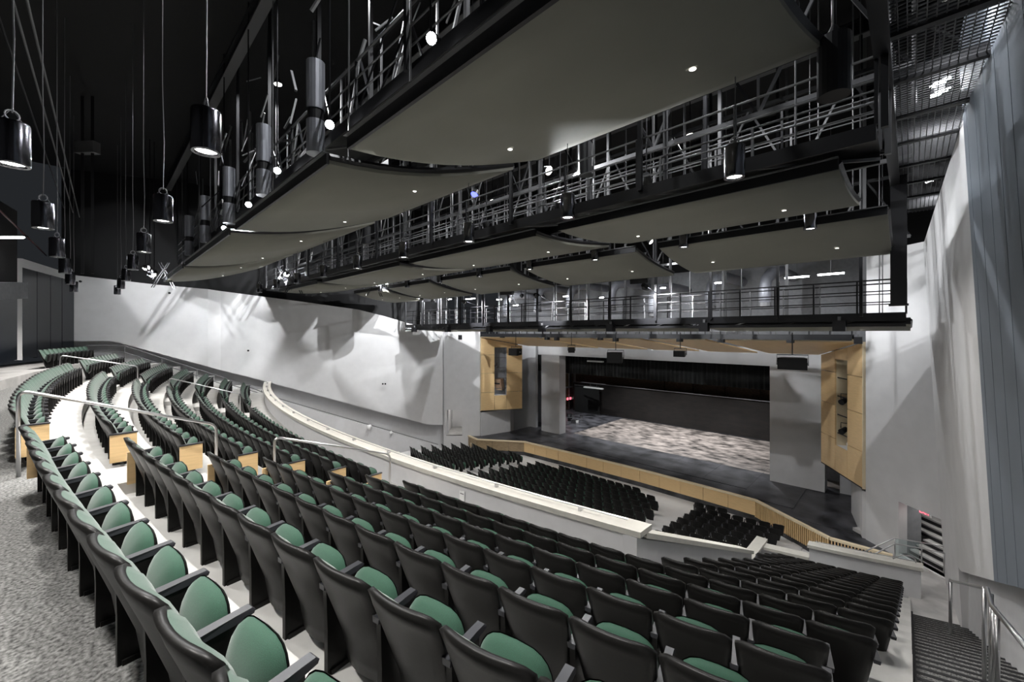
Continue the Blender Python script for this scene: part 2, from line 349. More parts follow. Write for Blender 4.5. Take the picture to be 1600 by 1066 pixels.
# rear wall with a dark glazed bay, house left rear
def rear(px, q=-3.55):
    dx, dy = ray(px); lo, hi = 5., 60.
    for _ in range(50):
        D = (lo+hi)/2
        if qof(CX+dx*D, CY+dy*D) > q and D < 40: lo = D
        else: hi = D
    return D, CX+dx*D, CY+dy*D
RA, RB = (-23.35,-29.15), (-12.0,-32.6)
def on_rear(px, py):
    dx, dy = ray(px); ex, ey = RB[0]-RA[0], RB[1]-RA[1]; n2 = (-ey, ex)
    D = ((RA[0]-CX)*n2[0]+(RA[1]-CY)*n2[1])/(dx*n2[0]+dy*n2[1]); return (CX+dx*D, CY+dy*D, (H-py)/F*D)
rv = (-.09, -.29, 0)
struct(MB().slab([on_rear(27,404),on_rear(27,563),on_rear(35,563),on_rear(35,404)], rv).build('wall_rear', M_wall2))
struct(MB().slab([on_rear(35,404),on_rear(35,418),on_rear(116,440),on_rear(116,430)], rv).build('wall_rear', M_wall2))
for k, (a, b) in enumerate(((35,58),(58,79),(79,97),(97,116))):
    ya, yb = 418+(a-35)*.27, 418+(b-35)*.27
    pn = MB().slab([on_rear(a+.4,ya),on_rear(a+.4,559),on_rear(b-.4,558),on_rear(b-.4,yb)], (rv[0]*.5, rv[1]*.5, 0))
    struct(pn.build('window_%d' % (k+1), M_dark))
struct(MB().slab([on_rear(-140,470),on_rear(-140,600),on_rear(27,562),on_rear(27,466)], rv).build('wall_rear', M_dark))
struct(MB().slab([on_rear(-140,440),on_rear(-140,474),on_rear(27,466),on_rear(27,441)], (.1,.35,0)).build('wall_rear', M_block))
struct(MB().slab([on_rear(-140,230),on_rear(-140,445),on_rear(27,442),on_rear(27,330)], (rv[0]*2,rv[1]*2,0)).build('wall_rear', M_black))
struct(MB().prism([(-24.6,-33.8),(17,-33.8),(17,-33.5),(-24.6,-33.5)], -3, 10.5).build('wall_rear', M_black))
struct(MB().prism([(-24.6,-33.8),(17.2,-33.8),(17.2,-.2),(-24.6,-.2)], 10.5, 10.8).build('ceiling', M_black))

# ------------------------------------------------------------------ stage
SZ = -8.92
front = [(-14.2,-5.6),(-11.9,-6.04),(-8.57,-3.85),(-4.0,-3.66),(1.4,-3.56),(5.4,-3.68),(8.11,-3.82),(11.51,-6.13),(13.5,-6.11)]
sp_ = front+[(13.5,-4.4),(11.9,-2.0),(11.9,1),(13,1),(13,14),(-16,14),(-16,1),(-11.9,1),(-11.9,-2.0),(-13.6,-4.4)]
stage = struct(MB().prism(sp_, -10.5, SZ-.03).build('floor', M_stage))
def inside(x, y):
    if y > .2: return -15.6 < x < 13
    yf = None
    for (a, b) in zip(front, front[1:]):
        if a[0] <= x <= b[0]: yf = a[1]+(b[1]-a[1])*(x-a[0])/(b[0]-a[0])
    return yf is not None and y > yf+.02 and abs(x) < (11.3 if y > -2.6 else 12.4)
for ix in range(-7, 6):
    for iy in range(-5, 11):
        x, y = ix*2.44, iy*1.22
        if all(inside(x+a, y+b) for a in (.0, 2.44) for b in (0, 1.22)):
            m = M_stage if y < .9 or x < -8 else M_stage2
            struct(MB().box((x+1.22, y+.61, SZ-.015+random.uniform(-.002,.002)), (2.43, 1.21, .03)).build('floor_panel', m, stage))
# stage front: maple panels, cream nosing
for a, b in zip(front, front[1:]):
    ex, ey = b[0]-a[0], b[1]-a[1]; Lf = hypot(ex, ey); ex, ey = ex/Lf, ey/Lf; n2 = (ey, -ex)
    slat = a[0] > 8
    struct(MB().prism([(a[0]+n2[0]*.1, a[1]+n2[1]*.1), (b[0]+n2[0]*.1, b[1]+n2[1]*.1), (b[0]-n2[0]*.08, b[1]-n2[1]*.08), (a[0]-n2[0]*.08, a[1]-n2[1]*.08)], SZ-.06, SZ+.03).build('trim', M_maple2, stage))
    if slat:
        struct(MB().prism([(a[0],a[1]),(b[0],b[1]),(b[0]-n2[0]*.06,b[1]-n2[1]*.06),(a[0]-n2[0]*.06,a[1]-n2[1]*.06)], SZ-.95, SZ-.06).build('backing', M_nose, stage))
        ns = int(Lf/.105)
        for k in range(ns):
            c = (a[0]+ex*(k+.5)*Lf/ns+n2[0]*.045, a[1]+ey*(k+.5)*Lf/ns+n2[1]*.045, SZ-.47)
            struct(MB().box(c, (.045, .07, .82), atan2(ey, ex)).build('slat', M_maple, stage))
    else:
        ns = max(1, round(Lf/1.21)); m = M_brown if b[0] < -8 else M_maple  # house left panels take a brown that stands for shade on the maple
        for k in range(ns):
            c = (a[0]+ex*(k+.5)*Lf/ns+n2[0]*.03, a[1]+ey*(k+.5)*Lf/ns+n2[1]*.03, SZ-.44)
            struct(MB().box(c, (Lf/ns-.02, .05, .76), atan2(ey, ex)).build('panel', m, stage))
# proscenium wall and piers
OW, OT = 7.95, -2.02
def px_wall(x0, x1, z0, z1, y0=0, y1=.9, m=M_wall2, nm='wall_proscenium'):
    return struct(MB().prism([(x0,y0),(x1,y0),(x1,y1),(x0,y1)], z0, z1).build(nm, m))
px_wall(-10.0,-OW, SZ, OT); px_wall(OW,10.6, SZ, OT); px_wall(-10.4,10.9, OT, -.9)
px_wall(-16,16,-.9,4.2,0.3,.8,M_block); px_wall(-16,16,4.2,10.5,.3,.8,M_black)
px_wall(-16,-11.2,-10,-.9,.6,.9,M_wall); px_wall(11.2,16,-10,-.9,.6,.9,M_wall)
for sx in (-1, 1):                                            # dark side passage between pier and splay wall
    struct(MB().prism([(sx*10.0,2.6),(sx*12.6,2.6),(sx*12.6,2.8),(sx*10.0,2.8)][::sx], SZ, -.9).build('wall_passage', M_block))
    a, b = (sx*11.9,-2.1), (sx*12.5,-5.05)
    struct(MB().prism([a, b, (b[0]+sx*.35,b[1]), (sx*12.3,-2.1)][::sx], -10.2, -6.9).build('wall_splay', M_wall2))
    struct(MB().prism([(sx*11.9,-2.1),(sx*12.3,-2.1),(sx*13.6,-.4),(sx*13.3,-.2)][::sx], -10.2, -6.9).build('wall_splay', M_wall2))
    struct(MB().prism([(sx*12.4,-.6),(sx*14.6,-5.2),(sx*14.8,-5.2),(sx*12.6,-.6)][::sx], -7.0, -.5).build('wall_splay', M_black))
# maple portal: two wings with slots and a sloping soffit in panels
for sx in (-1, 1):
    A, B = (sx*12.5,-5.1), (sx*10.66,-1.85)
    wing = thing('portal_wing', ('maple panelled portal wing at house left of the stage, loudspeaker case in its slot' if sx < 0 else 'maple panelled portal wing at house right of the stage, lamps in its slot'), 'panelling', (A[0],A[1],-6.76))
    d = (B[0]-A[0], B[1]-A[1]); Ld = hypot(*d); d = (d[0]/Ld, d[1]/Ld)
    nn = (-sx*d[1]*sx, d[0]) if False else ((-d[1], d[0]) if sx < 0 else (d[1], -d[0]))
    if nn[1] > 0: nn = (-nn[0], -nn[1])
    cols = [(0,1.2),(1.2,2.3),(2.3,Ld)]; zs = [-6.76,-5.2,-3.55,-1.95,-.45]
    TP = lambda t: -.45-(t/Ld)*.72
    def P(t, z, o=0): return (d[0]*t+nn[0]*o, d[1]*t+nn[1]*o, z+6.76)
    off = (-nn[0]*.06, -nn[1]*.06, 0)
    for ci, (t0, t1) in enumerate(cols):
        for ri in range(4):
            if ci == 1 and 0 < ri < 4 and not (ri == 3 and False): 
                continue
            z0, z1 = zs[ri], zs[ri+1]
            a_, b_ = (TP(t0+.01), TP(t1-.01)) if ri == 3 else (z1-.012, z1-.012)
            if ci == 1: a_ = b_ = z1-.3
            MB().slab([P(t0+.01,z0+.012),P(t1-.01,z0+.012),P(t1-.01,b_),P(t0+.01,a_)], off).build('panel', M_maple, wing)
    t0, t1 = cols[1]
    MB().slab([P(t0,zs[4]-.85),P(t1,zs[4]-.85),P(t1,TP(t1)),P(t0,TP(t0))], off).build('panel', M_maple, wing)
    MB().slab([P(t0,zs[1]-.3,-.06),P(t0,zs[4]-.85,-.06),P(t0,zs[4]-.85,-.5),P(t0,zs[1]-.3,-.5)], (d[0]*-.05,d[1]*-.05,0)).build('slot_side', M_maple2 if sx > 0 else M_block, wing)
    MB().slab([P(t1,zs[1]-.3,-.06),P(t1,zs[4]-.85,-.06),P(t1,zs[4]-.85,-.5),P(t1,zs[1]-.3,-.5)], (d[0]*.05,d[1]*.05,0)).build('slot_side', M_maple2 if sx > 0 else M_block, wing)
    MB().slab([P(t0-.1,zs[1]-.3,-.5),P(t1+.1,zs[1]-.3,-.5),P(t1+.1,zs[4]-.7,-.5),P(t0-.1,zs[4]-.7,-.5)], off).build('slot_back', M_black if sx > 0 else M_block, wing)
    MB().slab([P(t0,zs[1]-.3,-.06),P(t1,zs[1]-.3,-.06),P(t1,zs[1]-.3,-.5),P(t0,zs[1]-.3,-.5)], (0,0,-.05)).build('slot_sill', M_white, wing)
    for z in (-4.9,-4.0,-3.1,-2.2):                               # pipes across the slot
        MB().tube([P(t0,z,-.12),P(t1,z,-.12)], .03, 6).build('crossbar', M_steel if sx > 0 else M_gsteel, wing)
    MB().slab([P(-.06,-6.8),P(-.06,-.4),P(0,-.4),P(0,-6.8)], (-nn[0]*.3,-nn[1]*.3,0)).build('edge_strip', M_maple2, wing)
    MB().slab([P(0,-6.8),P(Ld,-6.8),P(Ld,-6.8,-.5),P(0,-6.8,-.5)], (0,0,.04)).build('underside', M_nose, wing)
    if sx > 0:
        for n, z in enumerate((-4.6,-3.2)):
            x, y, zz = P((t0+t1)/2+.1, z, -.25)
            lp = thing('stage_lamp', ('upper' if n else 'lower')+' black stage lamp in the tall slot of the house right portal wing', 'lamp', (A[0]+x,A[1]+y,zz-6.76), 0, 'lamps in the portal slot')
            MB().tube([(0,0,0),(-.15,-.3,-.12)], [.11,.14], 10).build('barrel', M_steel, lp); MB().tube([(-.2,.1,0),(-.2,.1,.25),(.2,.1,.25),(.2,.1,0)], .02, 6).build('yoke', M_steel, lp)
        x, y, zz = P((t0+t1)/2-.1, zs[1]-.1, -.45)
        tag(MB().lathe([(.02,-.2),(.2,-.18),(.26,0),(.2,.16),(.02,.2)], 12).build('white_bundle', M_white, None, True, (A[0]+x,A[1]+y,zz-6.76)), 'white rounded bundle at the foot of the portal slot', 'bundle')
    else:
        x, y, zz = P(t0+.5, -4.75, -.45)
        sc = thing('speaker_case', 'tilted tan loudspeaker case inside the house left portal slot', 'speaker', (A[0]+x,A[1]+y,zz-6.76-.35), .3)
        MB().box((0,0,.55), (.75,.5,1.0), 0, .25).build('case', M_pink, sc); MB().box((0,-.28,.62), (.5,.06,.12), 0, .25).build('grille', M_nose, sc); MB().box((0,.1,.0), (.9,.5,.06)).build('bracket', M_gsteel, sc)
        lp = thing('stage_lamp', 'pale stage lamp hanging in the house left portal slot', 'lamp', (A[0]+x+.05,A[1]+y-.3,-2.95))
        MB().tube([(-.2,0,0),(.2,-.1,-.1)], [.08,.1], 10).build('barrel', M_gsteel, lp); MB().tube([(0,0,0),(0,0,.3)], .02, 6).build('yoke', M_steel, lp)
# sloping soffit panels of the portal, slanted gaps between
sf = thing('portal_soffit', 'sloping maple soffit panels over the stage opening', 'panelling', (0,-3.5,-.8))
def sof(x, y): k = (y+5.1)/3.9; return (x, y+3.5, -.42-.8*k+.8)
ed = [(-12.4,-10.3),(-5.6,-7.6),(-4.9,-6.9),(-.2,-2.2),(.6,-1.4),(5.0,3.0),(5.8,3.8),(12.4,10.3)]
pr = [((-12.45,-10.5),(-6.2,-3.2)), ((-5.6,-2.6),(-1.4,.8)), ((-.9,1.3),(2.2,4.3)), ((2.8,4.9),(6.0,7.6)), ((6.6,8.2),(12.45,10.5))]
for k, ((a0, a1), (b0, b1)) in enumerate(pr):
    y0, y1 = -5.1, -1.3
    MB().slab([sof(a0,y0),sof(b0,y0),sof(b1,y1),sof(a1,y1)], (0,0,.07)).build('panel', M_maple, sf)
    MB().slab([sof(a0,y0),sof(b0,y0),sof(b0,y0-.05),sof(a0,y0-.05)], (0,0,.12)).build('edge_strip', M_maple2, sf)
# stage house shell
struct(MB().prism([(-16.2,13),(13.2,13),(13.2,13.3),(-16.2,13.3)], -10, 4).build('wall_stage', M_brick))
struct(MB().prism([(-16.4,1),(-16.1,1),(-16.1,13.3),(-16.4,13.3)], -10, 4).build('wall_stage', M_black))
struct(MB().prism([(13.0,1),(13.3,1),(13.3,13.3),(13.0,13.3)], -10, 4).build('wall_stage', M_black))
struct(MB().prism([(-16.4,.9),(13.3,.9),(13.3,13.3),(-16.4,13.3)], 3.6, 4).build('ceiling', M_black))
for k in range(6):                                             # brick piers and timber infill seen over the drop
    x = -5.2+k*2.9
    struct(MB().prism([(x,12.7),(x+1.0,12.7),(x+1.0,13.0),(x,13.0)], -9, -2).build('pillar', M_brick))
struct(MB().prism([(6.2,12.6),(8.4,12.6),(8.4,12.7),(6.2,12.7)], -5.6, -3.5).build('window_5', M_maple2))
# border, back drop
def drape(name, label, cat, y, x0, x1, z0, z1, m, amp=.07, per=.32):
    n = int((x1-x0)/per*4); mb = MB(); vs = []; fs = []
    for i in range(n+1):
        x = x0+(x1-x0)*i/n; yy = y+amp*sin(2*pi*i/4)*(.7+.3*sin(i*.7))
        vs += [(x,yy,z0+.02*sin(i)),(x,yy,z1)]
    for i in range(n): fs.append((2*i,2*i+2,2*i+3,2*i+1))
    o = mb.add(vs, fs).build(name, m, None, True); md = o.modifiers.new('s','SOLIDIFY'); md.thickness = .02
    return tag(o, label, cat)
drape('stage_border', 'black pleated border curtain across the top of the stage opening', 'curtain', 1.6, -13, 11, -3.68, -.5, M_velour)
dr = thing('back_drop', 'black brown scenery drop hung across the back of the stage', 'backdrop', (-1.5,10.2,SZ))
MB().box((0,0,1.62), (24.5,.12,3.2)).build('drop_cloth', M_drop, dr); MB().tube([(-12.3,-.1,3.26),(12.3,-.1,3.26)], .035, 8).build('batten', M_gsteel, dr)
MB().box((0,-.05,.03), (24.5,.2,.05)).build('bottom_chain_pocket', M_nose, dr)
wl_ = thing('wing_frame', 'black framed flat standing at the rear corner of the stage', 'flat', (-11.6,9.7,SZ), .1)
MB().box((0,0,1.5), (3.0,.1,3.0)).build('flat_panel', M_velour, wl_); MB().box((0,-.08,3.0), (3.0,.05,.05)).build('top_rail', M_gsteel, wl_)
lb = thing('work_light_bar', 'white strip light bar hung before the back drop', 'lamp', (-10.3,9.0,-5.95))
MB().box((0,0,0), (2.3,.3,.12), .05).build('housing', M_white, lb); MB().tube([(-.4,0,.05),(-.4,0,.5)], .015, 6).build('hanger', M_gsteel, lb); MB().tube([(.4,0,.05),(.4,0,.5)], .015, 6).build('hanger', M_gsteel, lb); MB().tube([(-1.5,0,.5),(1.5,0,.5)], .03, 6).build('pipe', M_gsteel, lb)
lb = thing('work_light_bar', 'white strip light bar hung before the black border', 'lamp', (-4.9,.95,-2.42))
MB().box((0,0,0), (1.5,.25,.12)).build('housing', M_white, lb); MB().tube([(0,0,.05),(0,0,.5)], .015, 6).build('hanger', M_gsteel, lb)
# rope locking rail at the stage wall, house left
rg = thing('rigging_rail', 'steel counterweight rigging rail with coloured rope locks', 'rigging', (-14.4,9.6,SZ))
for k in range(16):
    y = -1.9+k*.25
    MB().tube([(0,y,.0),(0,y,5.4)], .03, 6).build('rope', random.choice([M_gsteel, M_gsteel, M_white, M_brown]), rg)
for z in (1.2, 2.6, 4.3): MB().box((.15,.2,z), (.3,4.4,.12)).build('cross_rail', M_gsteel, rg)
for k in range(14):
    MB().box((.36,-1.8+k*.27,1.32), (.12,.08,.26)).build('rope_lock', random.choice([M_red, M_maple, M_white, M_pink]), rg)
for k in range(7):
    x, y = random.uniform(-14.5,-9.5), random.uniform(2.5,8)
    t = thing('cable_case', 'small equipment case on the stage floor, %s from the rigging rail' % ordn(k+1), 'case', (x,y,SZ+.003), random.random()*3, 'cases on the stage floor')
    MB().box((0,0,.14), (.45,.3,.28)).build('body', random.choice([M_gsteel, M_white, M_nose]), t); MB().box((0,0,.30), (.47,.32,.04)).build('lid', M_nose, t)

# ------------------------------------------------------------------ seats
def seat_meshes(res=1):
    nu, nv = (10, 8) if res else (4, 2)
    def ysh(u, z): return .22*min(1, (.87-z)/.62)**.9+.045*u*u
    def pt(u, v, inset=0.):
        hw = (.272-.07*(1-v)**1.3)*(1-inset)
        z = .10+v*(.77-.05*abs(u)**7)
        if inset: z = .33+v*(.532-.05*abs(u)**6)
        return hw*u, z
    M = {}
    mb = MB(); vs = []; fs = []
    for layer in (0, 1):
        for j in range(nv+1):
            for i in range(nu+1):
                u = -1+2*i/nu; u = math.copysign(abs(u)**.8, u); x, z = pt(u, j/nv)
                vs.append((x, ysh(u, z)+(.035 if layer else 0)-(.012 if (not layer and 0 < i < nu and 0 < j < nv) else 0), z))
    n1 = (nu+1)*(nv+1); k = nu+1
    for j in range(nv):
        for i in range(nu):
            a = j*k+i; fs += [(a, a+1, a+k+1, a+k), (n1+a, n1+a+k, n1+a+k+1, n1+a+1)]
    edge = [i for i in range(nu+1)]+[j*k+nu for j in range(1, nv+1)]+[nv*k+i for i in range(nu-1, -1, -1)]+[j*k for j in range(nv-1, 0, -1)]
    for t in range(len(edge)):
        a, b = edge[t], edge[(t+1) % len(edge)]; fs.append((b, a, n1+a, n1+b))
    M['backrest_shell'] = (mb.add(vs, fs), M_shell)
    mb = MB(); vs = []; fs = []; nu2, nv2 = (8, 8) if res else (3, 2); k = nu2+1
    for j in range(nv2+1):
        for i in range(nu2+1):
            u = -1+2*i/nu2; v = j/nv2; x, z = pt(u, v, .075)
            y = ysh(u, z)+.036+.05*max(0, 1-abs(u)**4)**.5*max(0, 1-abs(2*v-1)**4)**.5
            vs.append((x, y, z))
    for j in range(nv2):
        for i in range(nu2): a = j*k+i; fs.append((a, a+k, a+k+1, a+1))
    M['backrest_cushion'] = (mb.add(vs, fs), M_green)
    # tipped-up seat: rounded cushion facing the backrest, black pan on the far side
    n = 24 if res else 8; out = []
    for t in range(n):
        th = 2*pi*t/n; cx_, cz_ = cos(th), sin(th)
        x = .23*math.copysign(abs(cx_)**.62, cx_); z = (.22*abs(cz_)**.72 if cz_ > 0 else -.20*abs(cz_)**.5)
        out.append((x, z))
    def pill(front, rings):
        vs = []; fs = []
        for r in rings:
            for x, z in out:
                y = max(0, 1-r*r)**.5*(.105 if not front else -.055)
                zz = z*r+.475; vs.append((x*r, .315+.12*(zz-.3)-y, zz))
        nr = len(rings)
        for i in range(nr-1):
            for t in range(n):
                q = (i*n+t, i*n+(t+1) % n, (i+1)*n+(t+1) % n, (i+1)*n+t)
                fs.append(q if not front else q[::-1])
        fs.append(tuple(range((nr-1)*n, nr*n)) if not front else tuple(range(nr*n-1, (nr-1)*n-1, -1)))
        return MB().add(vs, fs)
    M['seat_cushion'] = (pill(False, (1.0,.97,.9,.75,.5,.2) if res else (1.0,.5)), M_green)
    M['seat_pan'] = (pill(True, (1.03,.95,.7) if res else (1.0,.6)), M_shell)
    # armrest between seats (at the seat's left edge)
    prof = [(.13,.588),(.36,.60),(.43,.612),(.437,.628),(.425,.64),(.36,.638),(.13,.624)] if res else [(.13,.588),(.43,.61),(.42,.64),(.13,.624)]
    mb = MB(); m = len(prof); vs = [(sx*.03, y, z) for sx in (-1, 1) for y, z in prof]
    mb.add(vs, [tuple(range(m)), tuple(range(2*m-1, m-1, -1))]+[(i, m+i, m+(i+1) % m, (i+1) % m) for i in range(m)])
    if res:
        mb.v = [(x*(.82 if (zz > .633 or zz < .59) else 1), y, zz) for x, y, zz in mb.v]
    mb.v = [(x-.28, y, z) for x, y, z in mb.v]
    M['armrest'] = (mb, M_arm)
    mb = MB(); 
    mb.add([(sx*.02-.28, y, z) for sx in (-1, 1) for y, z in ((.16,.0),(.40,.0),(.40,.3),(.38,.60),(.15,.59),(.16,.3))], [tuple(range(6)), tuple(range(11,5,-1))]+[(i, 6+i, 6+(i+1) % 6, (i+1) % 6) for i in range(6)])
    if res: mb.box((-.28,.30,.016), (.07,.24,.032))
    M['standard'] = (mb, M_shell)
    return M
SM = {k: mb.mesh(k, m, k not in ('standard', 'armrest')) for k, (mb, m) in seat_meshes(1).items()}
ar = MB(); m0, _ = seat_meshes(1)['armrest']; ar.v = [(x+.56, y, z) for x, y, z in m0.v]; ar.f = m0.f; SM_arm2 = ar.mesh('armrest', M_arm)
SM_panel_r = MB().box((.31,.24,.40), (.035,.33,.45)).mesh('end_panel', M_maple)
SM_panel_l = MB().box((-.33,.24,.40), (.035,.33,.45)).mesh('end_panel', M_maple)
SM_cap_r = MB().box((.31,.24,.636), (.06,.35,.022)).mesh('armrest', M_arm)
low = seat_meshes(0)
def low_into(mb, x, y, z, a, parts=('backrest_shell','backrest_cushion','seat_cushion','seat_pan','armrest','standard')):
    ca, sa = cos(a), sin(a)
    for p in parts:
        g, m = low[p]; mb.use(m); mb.add([(x+px*ca-py*sa, y+px*sa+py*ca, z+pz) for px, py, pz in g.v], g.f)
lowmesh = MB(); low_into(lowmesh, 0, 0, 0, 0, ('backrest_shell','backrest_cushion','seat_cushion','seat_pan')); lowmesh.v = [(x*.86, y, z if z > .3 else .26+.4*(z-.1)) for x, y, z in lowmesh.v]; low_into(lowmesh, 0, 0, 0, 0, ('armrest','standard')); LOWSEAT = lowmesh.mesh('seat', None, False)
slots = []                                                     # (depth, x, y, z, angle, label, ends)
def place_row(q, z, start, n, step, info):                     # start: x of the first armrest; step +1 to house right, -1 to house left
    r = R0-q; phi = asin(start/r); out = []
    for k in range(n):
        ph = phi+step*(k+.5)*.56/r
        x = r*sin(ph); x, y = qpt(x, q)
        out.append((x, y, z, ph, k+1, k == 0, k == n-1, info))
    return out
RS = {1: 6.15, 2: 6.20, 3: 6.32, 4: 5.90, 5: 6.35, 6: 6.05, 7: 6.0}
allseats = []
for i in range(1, 8):
    q, z = rowq(i), rowz(i); r = R0-q
    allseats += place_row(q, z, RS[i], int((13.93-RS[i])/.553), 1, ('R', i))
    allseats += place_row(q, z, 4.66, 22 if i > 1 else 24, -1, ('C', i))
    allseats += place_row(q, z, -9.35 if i > 1 else -10.45, 14 if i > 1 else 12, -1, ('L', i))
for i in range(8, 21):
    q, z = rowq(i), rowz(i); x0 = 13.86
    allseats += place_row(q, z, x0, 5 if i < 17 else 6, -1, ('W', i))
allseats += place_row(-1.8, -1.66, -14.3, 11, -1, ('P', 0))
allseats += place_row(-1.75, -1.66, -9.5, 2, 1, ('Q', 0))
ROWN = lambda i: 'back row' if i == 1 else ordn(i)+' row from back'
def seat_label(s):
    sec, i = s[7]; k = ordn(s[4])
    if sec == 'R': return f'tip-up green seat, {k} right of the near railed aisle, {ROWN(i)}'
    if sec == 'C': return f'tip-up green seat, {k} left of the near railed aisle, {ROWN(i)}'
    if sec == 'L': return f'tip-up green seat, {k} left of the far railed aisle, {ROWN(i)}'
    if sec == 'W': return f'black-backed tip-up seat, {k} in from the carpeted stairs, {ROWN(i)}'
    if sec == 'P': return f'green seat on the rear platform by the dark panels, {k} from its aisle'
    return f'dark seat on the rear platform behind the back row, {k} from its end'
def visible(x, y, z):
    D = depth(x, y)
    if D < .45: return False
    r = ck*(x-CX)+sk*(y-CY); px = 800+F*r/D; py = H-F*(z+.6)/D
    return -.3*F/D < px < 1600+.3*F/D and py-.5*F/D < 1066
vis = sorted([s for s in allseats if visible(*s[:3])], key=lambda s: hypot(s[0]-CX, s[1]-CY))
stuff = MB(); protos = None
for n, s in enumerate(vis):
    x, y, z, ph, k, first, last, info = s
    if n >= 300: low_into(stuff, x, y, z, ph); continue
    GR = {'R': 'green tip-up seats right of the near aisle', 'C': 'green tip-up seats between the two railed aisles', 'L': 'green tip-up seats beyond the far aisle', 'W': 'black-backed seats of the lower block by the stairs', 'P': 'seats on the rear platform', 'Q': 'seats on the rear platform'}[info[0]]
    D = hypot(x-CX, y-CY)
    t = thing('theater_seat', seat_label(s), 'seat', (x, y, z), ph, GR)
    for nm in ('backrest_shell','seat_cushion','armrest','standard'):
        part = link(nm, SM[nm], t)
        if nm == 'backrest_shell': link('backrest_cushion', SM['backrest_cushion'], part)
        if nm == 'seat_cushion': link('seat_pan', SM['seat_pan'], part)
    right_end = (last and info[0] == 'R') or (first and info[0] in 'CLW')
    if right_end and info[0] in 'CL': link('end_panel', SM_panel_r, t); link('armrest', SM_cap_r, t)
    elif right_end: link('armrest', SM_arm2, t)
    if first and info[0] == 'R': link('end_panel', SM_panel_l, t)
o = stuff.build('theater_seat_rows'); o['kind'] = 'stuff'; o['label'] = 'far rows of green tip-up seats toward the pale side wall'; o['category'] = 'seats'
# orchestra
nco = 0
for j in range(0, 10):
    q = 23.35-.885*j; z = -10.02+.12*j
    segs = []
    if j == 0: segs = [('centre', -3.5, 11), ('right', 5.6, 3)]
    else:
        segs = [('centre', -5.0, (16 if j == 1 else 17 if j < 4 else 18)), ('right', 5.95+.04*j, 7 if j < 4 else 6)]
        if j == 1: segs.append(('left', -8.2, 3))
        elif j == 2: segs.append(('left', -10.1, 6))
        elif j == 3: segs.append(('left', -11.1, 8))
        else: segs.append(('left', -11.6, 9))
    for nm, xs, n in segs:
        for s in place_row(q, z, xs, n, 1, (nm, j)):
            o = link('orchestra_seat', LOWSEAT, None, (s[0], s[1], s[2])); o.rotation_euler = (0,0,s[3])
            tag(o, f'black orchestra seat, {ordn(s[4])} from house left, {nm} block, {ordn(j+1)} row from stage', 'seat', f'orchestra seats in the {nm} block')
# ------------------------------------------------------------------ handrails
def handrail(label, pts, posts, r=.024, m=M_chrome, nm='handrail'):
    p0 = pts[0]; t = thing(nm, label, 'handrail', p0)
    lo = [local(t, p) for p in pts]
    MB().tube(lo, r, 10).build('rail', m, t, True)
    for a, b in posts: MB().tube([local(t, a), local(t, b)], r*.95, 8).build('post', m, t, True)
    return t
def bend(p, q, up0, up1, r=.12):                               # inverted-U rail: post foot p, post foot q, heights
    a = (p[0], p[1], p[2]+up0); b = (q[0], q[1], q[2]+up1)
    d = [b[i]-a[i] for i in range(3)]; L_ = math.sqrt(sum(x*x for x in d)); d = [x/L_ for x in d]
    pts = [(p[0],p[1],p[2])]
    for k in range(6):
        s = k/5; pts.append(tuple(a[i]*(1)-(0,0,r*(1-s)**2)[i]+d[i]*r*s*s for i in range(3)))
    for k in range(6):
        s = 1-k/5; pts.append(tuple(b[i]-(0,0,r*(1-s)**2)[i]-d[i]*r*s*s for i in range(3)))
    pts.append((q[0],q[1],q[2])); return pts
def aisle_rail(x, qa, qb, za, zb, ta, tb, label):
    ya, yb = qpt(x, qa)[1], qpt(x, qb)[1]
    pts = bend((x,ya,za), (x,yb,zb), ta-za, tb-zb); handrail(label, pts, [])
aisle_rail(5.15, qof(5.15,-29.08), qof(5.15,-26.9), -2.0, rowz(3), -.80, -1.64, 'steel handrail rising over the back three rows, near aisle')
aisle_rail(5.1, qof(5.1,-25.96), qof(5.1,-23.5), rowz(4), rowz(7), -2.04, -2.9, 'steel handrail at the lower rows of the near aisle')
aisle_rail(-9.05, qof(-9,-28.95), qof(-9,-26.97), -2.0, rowz(3), -.86, -1.40, 'steel handrail at the back rows of the far aisle')
aisle_rail(-9.0, qof(-9,-26.0), qof(-9,-23.5), rowz(4), rowz(7), -1.97, -2.95, 'steel handrail at the lower rows of the far aisle')
# guard rail on the carpeted stairs
gx = 14.82
def zst(y): return zsl(qof(gx, y))-.3
g0, g1, g2, g3 = (14.74,-12.9), (14.9,-18.2), (14.72,-20.9), (14.8,-23.4)
gt = [(14.74,-12.9,-6.45), (14.9,-18.0,-4.28), (14.8,-19.6,-3.85), (14.78,-22.6,-2.9)]
posts = []
for (x, y) in ((14.74,-12.9),(14.76,-12.4),(14.78,-11.9),(14.8,-11.4),(14.88,-17.9),(14.9,-18.5),(14.82,-19.6),(14.8,-20.1)):
    tz = None
    for a, b in zip(gt, gt[1:]):
        if b[1] <= y <= a[1]: tz = a[2]+(b[2]-a[2])*(y-a[1])/(b[1]-a[1])
    posts.append(((x,y,tz if tz is not None else -6.45-.4*(y+12.9)), (x,y,zst(y)+.0)))
handrail('brushed steel guard rail stepping down the carpeted stairs', [(14.8,-11.4,-7.05)]+gt, posts, .03)
